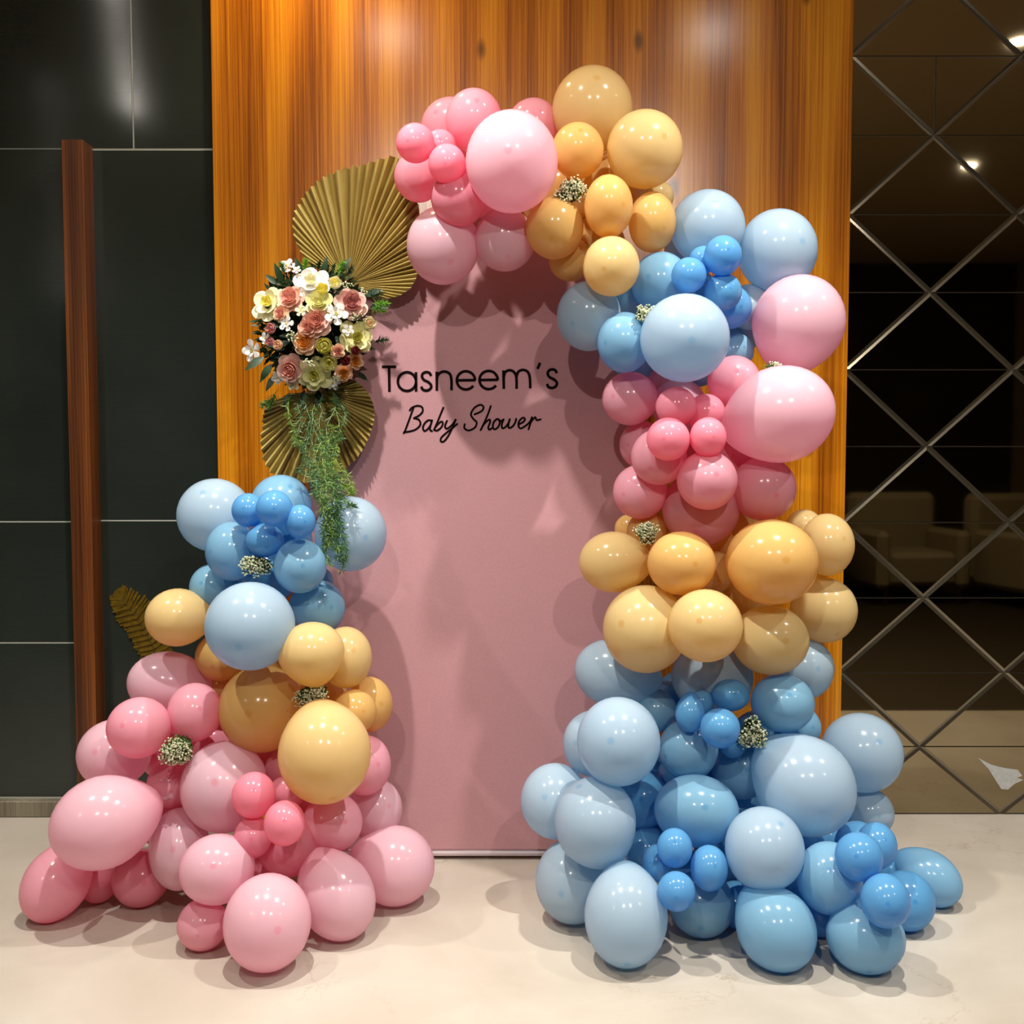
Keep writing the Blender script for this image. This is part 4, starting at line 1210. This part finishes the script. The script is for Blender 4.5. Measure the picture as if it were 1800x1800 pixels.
fern_tip(655, 540, 3.03, -18, 22, M['leaf_bright'])
fern_tip(597, 482, 3.03, 70, 22, M['leaf_bright'])
fern_tip(606, 488, 3.03, 50, 22, M['leaf_dark'])
fern_tip(535, 478, 3.02, 80, 20, M['leaf_bright'])
fern_tip(500, 480, 3.02, 110, 16, M['leaf_mid'])
fern_tip(484, 690, 3.05, 250, 30, M['leaf_mid'])
fern_tip(480, 700, 3.05, 215, 24, M['leaf_mid'])
fern_tip(658, 600, 3.03, 5, 24, M['leaf_dark'])
# white filler dots inside the bouquet
for (px, py, Y, w_, h_) in ((612, 501, 3.0, 15, 9), (637, 514, 3.01, 10, 9), (627, 557, 2.95, 15, 10), (533, 545, 2.93, 12, 8), (545, 636, 2.93, 12, 10), (510, 590, 2.93, 16, 12), (590, 665, 2.98, 12, 8)):
    c = at(px, py, Y)
    s = Y / F
    st, bl, lf = breath_cluster(rnd, w_ * s, h_ * s, 0.012, 22, 0.0024, Vector((0, 0.03, 0)))
    for m_, nm, mt in ((bl, 'filler_blossoms', 'tiny_white'), (st, 'filler_stems', 'sprig_green')):
        o = tag(m_.build(nm, M[mt], arr, fix=False), kind='stuff')
        o.location = c - BC

# ------------------------------------------------------------------ trailing greenery below the bouquet
tg0 = at(560, 690, 3.0)
tg = tag(empty('trailing_greenery', tg0), 'trailing feathery green fern hanging from the bouquet down onto balloons', 'greenery')
rnd = random.Random(23)
STR = [  # way points in photo coordinates
    [(530, 705), (522, 740), (532, 790), (528, 830)], [(515, 700), (510, 745), (518, 780)], [(545, 695), (540, 760), (548, 830), (552, 868)],
    [(560, 692), (556, 760), (566, 850), (580, 930), (590, 985)], [(575, 745), (578, 775), (572, 840), (570, 900), (583, 960)],
    [(585, 690), (580, 770), (585, 860), (592, 940), (603, 1005)], [(570, 765), (570, 800), (562, 860), (560, 905)],
    [(592, 695), (590, 750), (588, 800), (600, 850), (612, 868)], [(600, 700), (600, 740), (606, 770)], [(565, 720), (575, 820), (588, 890), (600, 940)],
    [(555, 710), (560, 800), (572, 880), (577, 950), (580, 992)], [(580, 760), (588, 830), (598, 880), (598, 925)], [(550, 730), (545, 800), (555, 850)],
    [(570, 780), (580, 860), (585, 920), (590, 965)], [(575, 830), (592, 900), (598, 950), (606, 985)], [(560, 820), (566, 880), (575, 925), (570, 960)],
    [(590, 780), (604, 830), (614, 862)], [(590, 850), (600, 880), (612, 890)],
]
def front_y(py):   # the strands start at the bouquet and lean out over the balloon below
    t = min(1, max(0, (py - 690) / 190.0))
    return 3.03 + (GREEN_Y - 3.03) * t
GREEN_Y = 2.80
for i, wp in enumerate(STR):
    m_ = MB()
    ph, fq = rnd.uniform(0, 6.28), rnd.uniform(0.05, 0.09)
    P = [Vector((p[0] + 7 * math.sin(p[1] * fq + ph), p[1])) for p in spline([Vector(p) for p in wp], 10)]
    path = [at(p[0], p[1], front_y(p[1]) - rnd.uniform(0, .006)) - tg0 for p in P]
    m_.tube(path, 0.0012, 0.0006, 4)
    for j in range(len(path) - 1):
        for k_ in range(5 if P[j][1] < 760 else 9):
            o = path[j].lerp(path[j + 1], rnd.random())
            d = (path[j + 1] - path[j]).normalized()
            e = (d * 0.7 + Vector((rnd.gauss(0, 1.0), rnd.gauss(0, .6), rnd.gauss(0, .55)))).normalized()
            s_ = e.cross(Vector((rnd.gauss(0, 1), rnd.gauss(0, 1), rnd.gauss(0, 1)))).normalized() * 0.0014
            L_ = rnd.uniform(0.012, 0.026)
            m_.add([o - s_ * .4, o + e * L_ * .5 - s_, o + e * L_, o + e * L_ * .5 + s_], [(0, 1, 2, 3)])
    m_.build('strand', M['needle_b'] if i % 3 == 1 else M['needle_a'], tg, fix=False)

# ------------------------------------------------------------------ gold feather behind the left balloons
FY = WALL_Y - 0.002  # palm leaf mirrored in the glossy wall, modelled as a solid gold relief
f0 = at(300, 1195, FY)
ft = tag(empty('gold_reflection', f0), 'dull gold feather mirrored in the dark wall, modelled solid behind the left pink balloons', 'reflection')
mid = spline([Vector(p) for p in ((212, 1050), (232, 1075), (252, 1105), (268, 1135), (280, 1165), (300, 1195))], 8)
mb = MB()
mb.tube([at(p[0], p[1], FY - 0.004) - f0 for p in mid], 0.0016, 0.0034, 6)
mb.build('reflection_rib', M['gold_dark'], ft, True)
rnd = random.Random(5)
nb = 30
for side in (-1, 1):
    m_ = MB()
    for k_ in range(nb):
        t = k_ / (nb - 1) * 0.86
        i0 = t * (len(mid) - 1)
        p = mid[int(i0)].lerp(mid[min(int(i0) + 1, len(mid) - 1)], i0 - int(i0))
        tdir = (mid[min(int(i0) + 1, len(mid) - 1)] - mid[max(int(i0) - 1, 0)]).normalized()
        nrm = Vector((tdir.y, -tdir.x)) * side
        wmax = (34 if side > 0 else 30) * min(1, 0.45 + t * 2.6) * (1 - 0.35 * max(0, t - .5)) * rnd.uniform(0.86, 1.06)
        tip = p + nrm * wmax - tdir * (13 * (1 - t))
        hw = tdir * 3.0
        yy = FY - 0.002 - 0.004 * (k_ % 2)
        q = [p - hw, p + hw, tip + hw * 0.55 + nrm * 1.5, tip - hw * 0.8]
        fr = [at(v[0], v[1], yy) - f0 for v in q]
        bk = [at(v[0], v[1], yy + 0.002) - f0 for v in q]
        m_.add(fr + bk, [(0, 1, 2, 3), (7, 6, 5, 4), (0, 4, 5, 1), (1, 5, 6, 2), (2, 6, 7, 3), (3, 7, 4, 0)])
    m_.build('reflection_vane', M['gold'], ft)
# rounded tip of the relief
m_ = MB()
for k_ in range(9):
    a = math.radians(95 + k_ * 17)
    tip = Vector((216, 1058)) + Vector((math.cos(a) * 20, -math.sin(a) * 26))
    b_ = Vector((218, 1060)); n2 = Vector((math.sin(a), math.cos(a))) * 4
    q = [b_ - n2 * .4, b_ + n2 * .4, tip + n2, tip - n2]
    fr = [at(v[0], v[1], FY - 0.003 - 0.002 * (k_ % 2)) - f0 for v in q]
    bk = [at(v[0], v[1], FY) - f0 for v in q]
    m_.add(fr + bk, [(0, 1, 2, 3), (7, 6, 5, 4), (0, 4, 5, 1), (1, 5, 6, 2), (2, 6, 7, 3), (3, 7, 4, 0)])
m_.build('reflection_tip', M['gold'], ft)
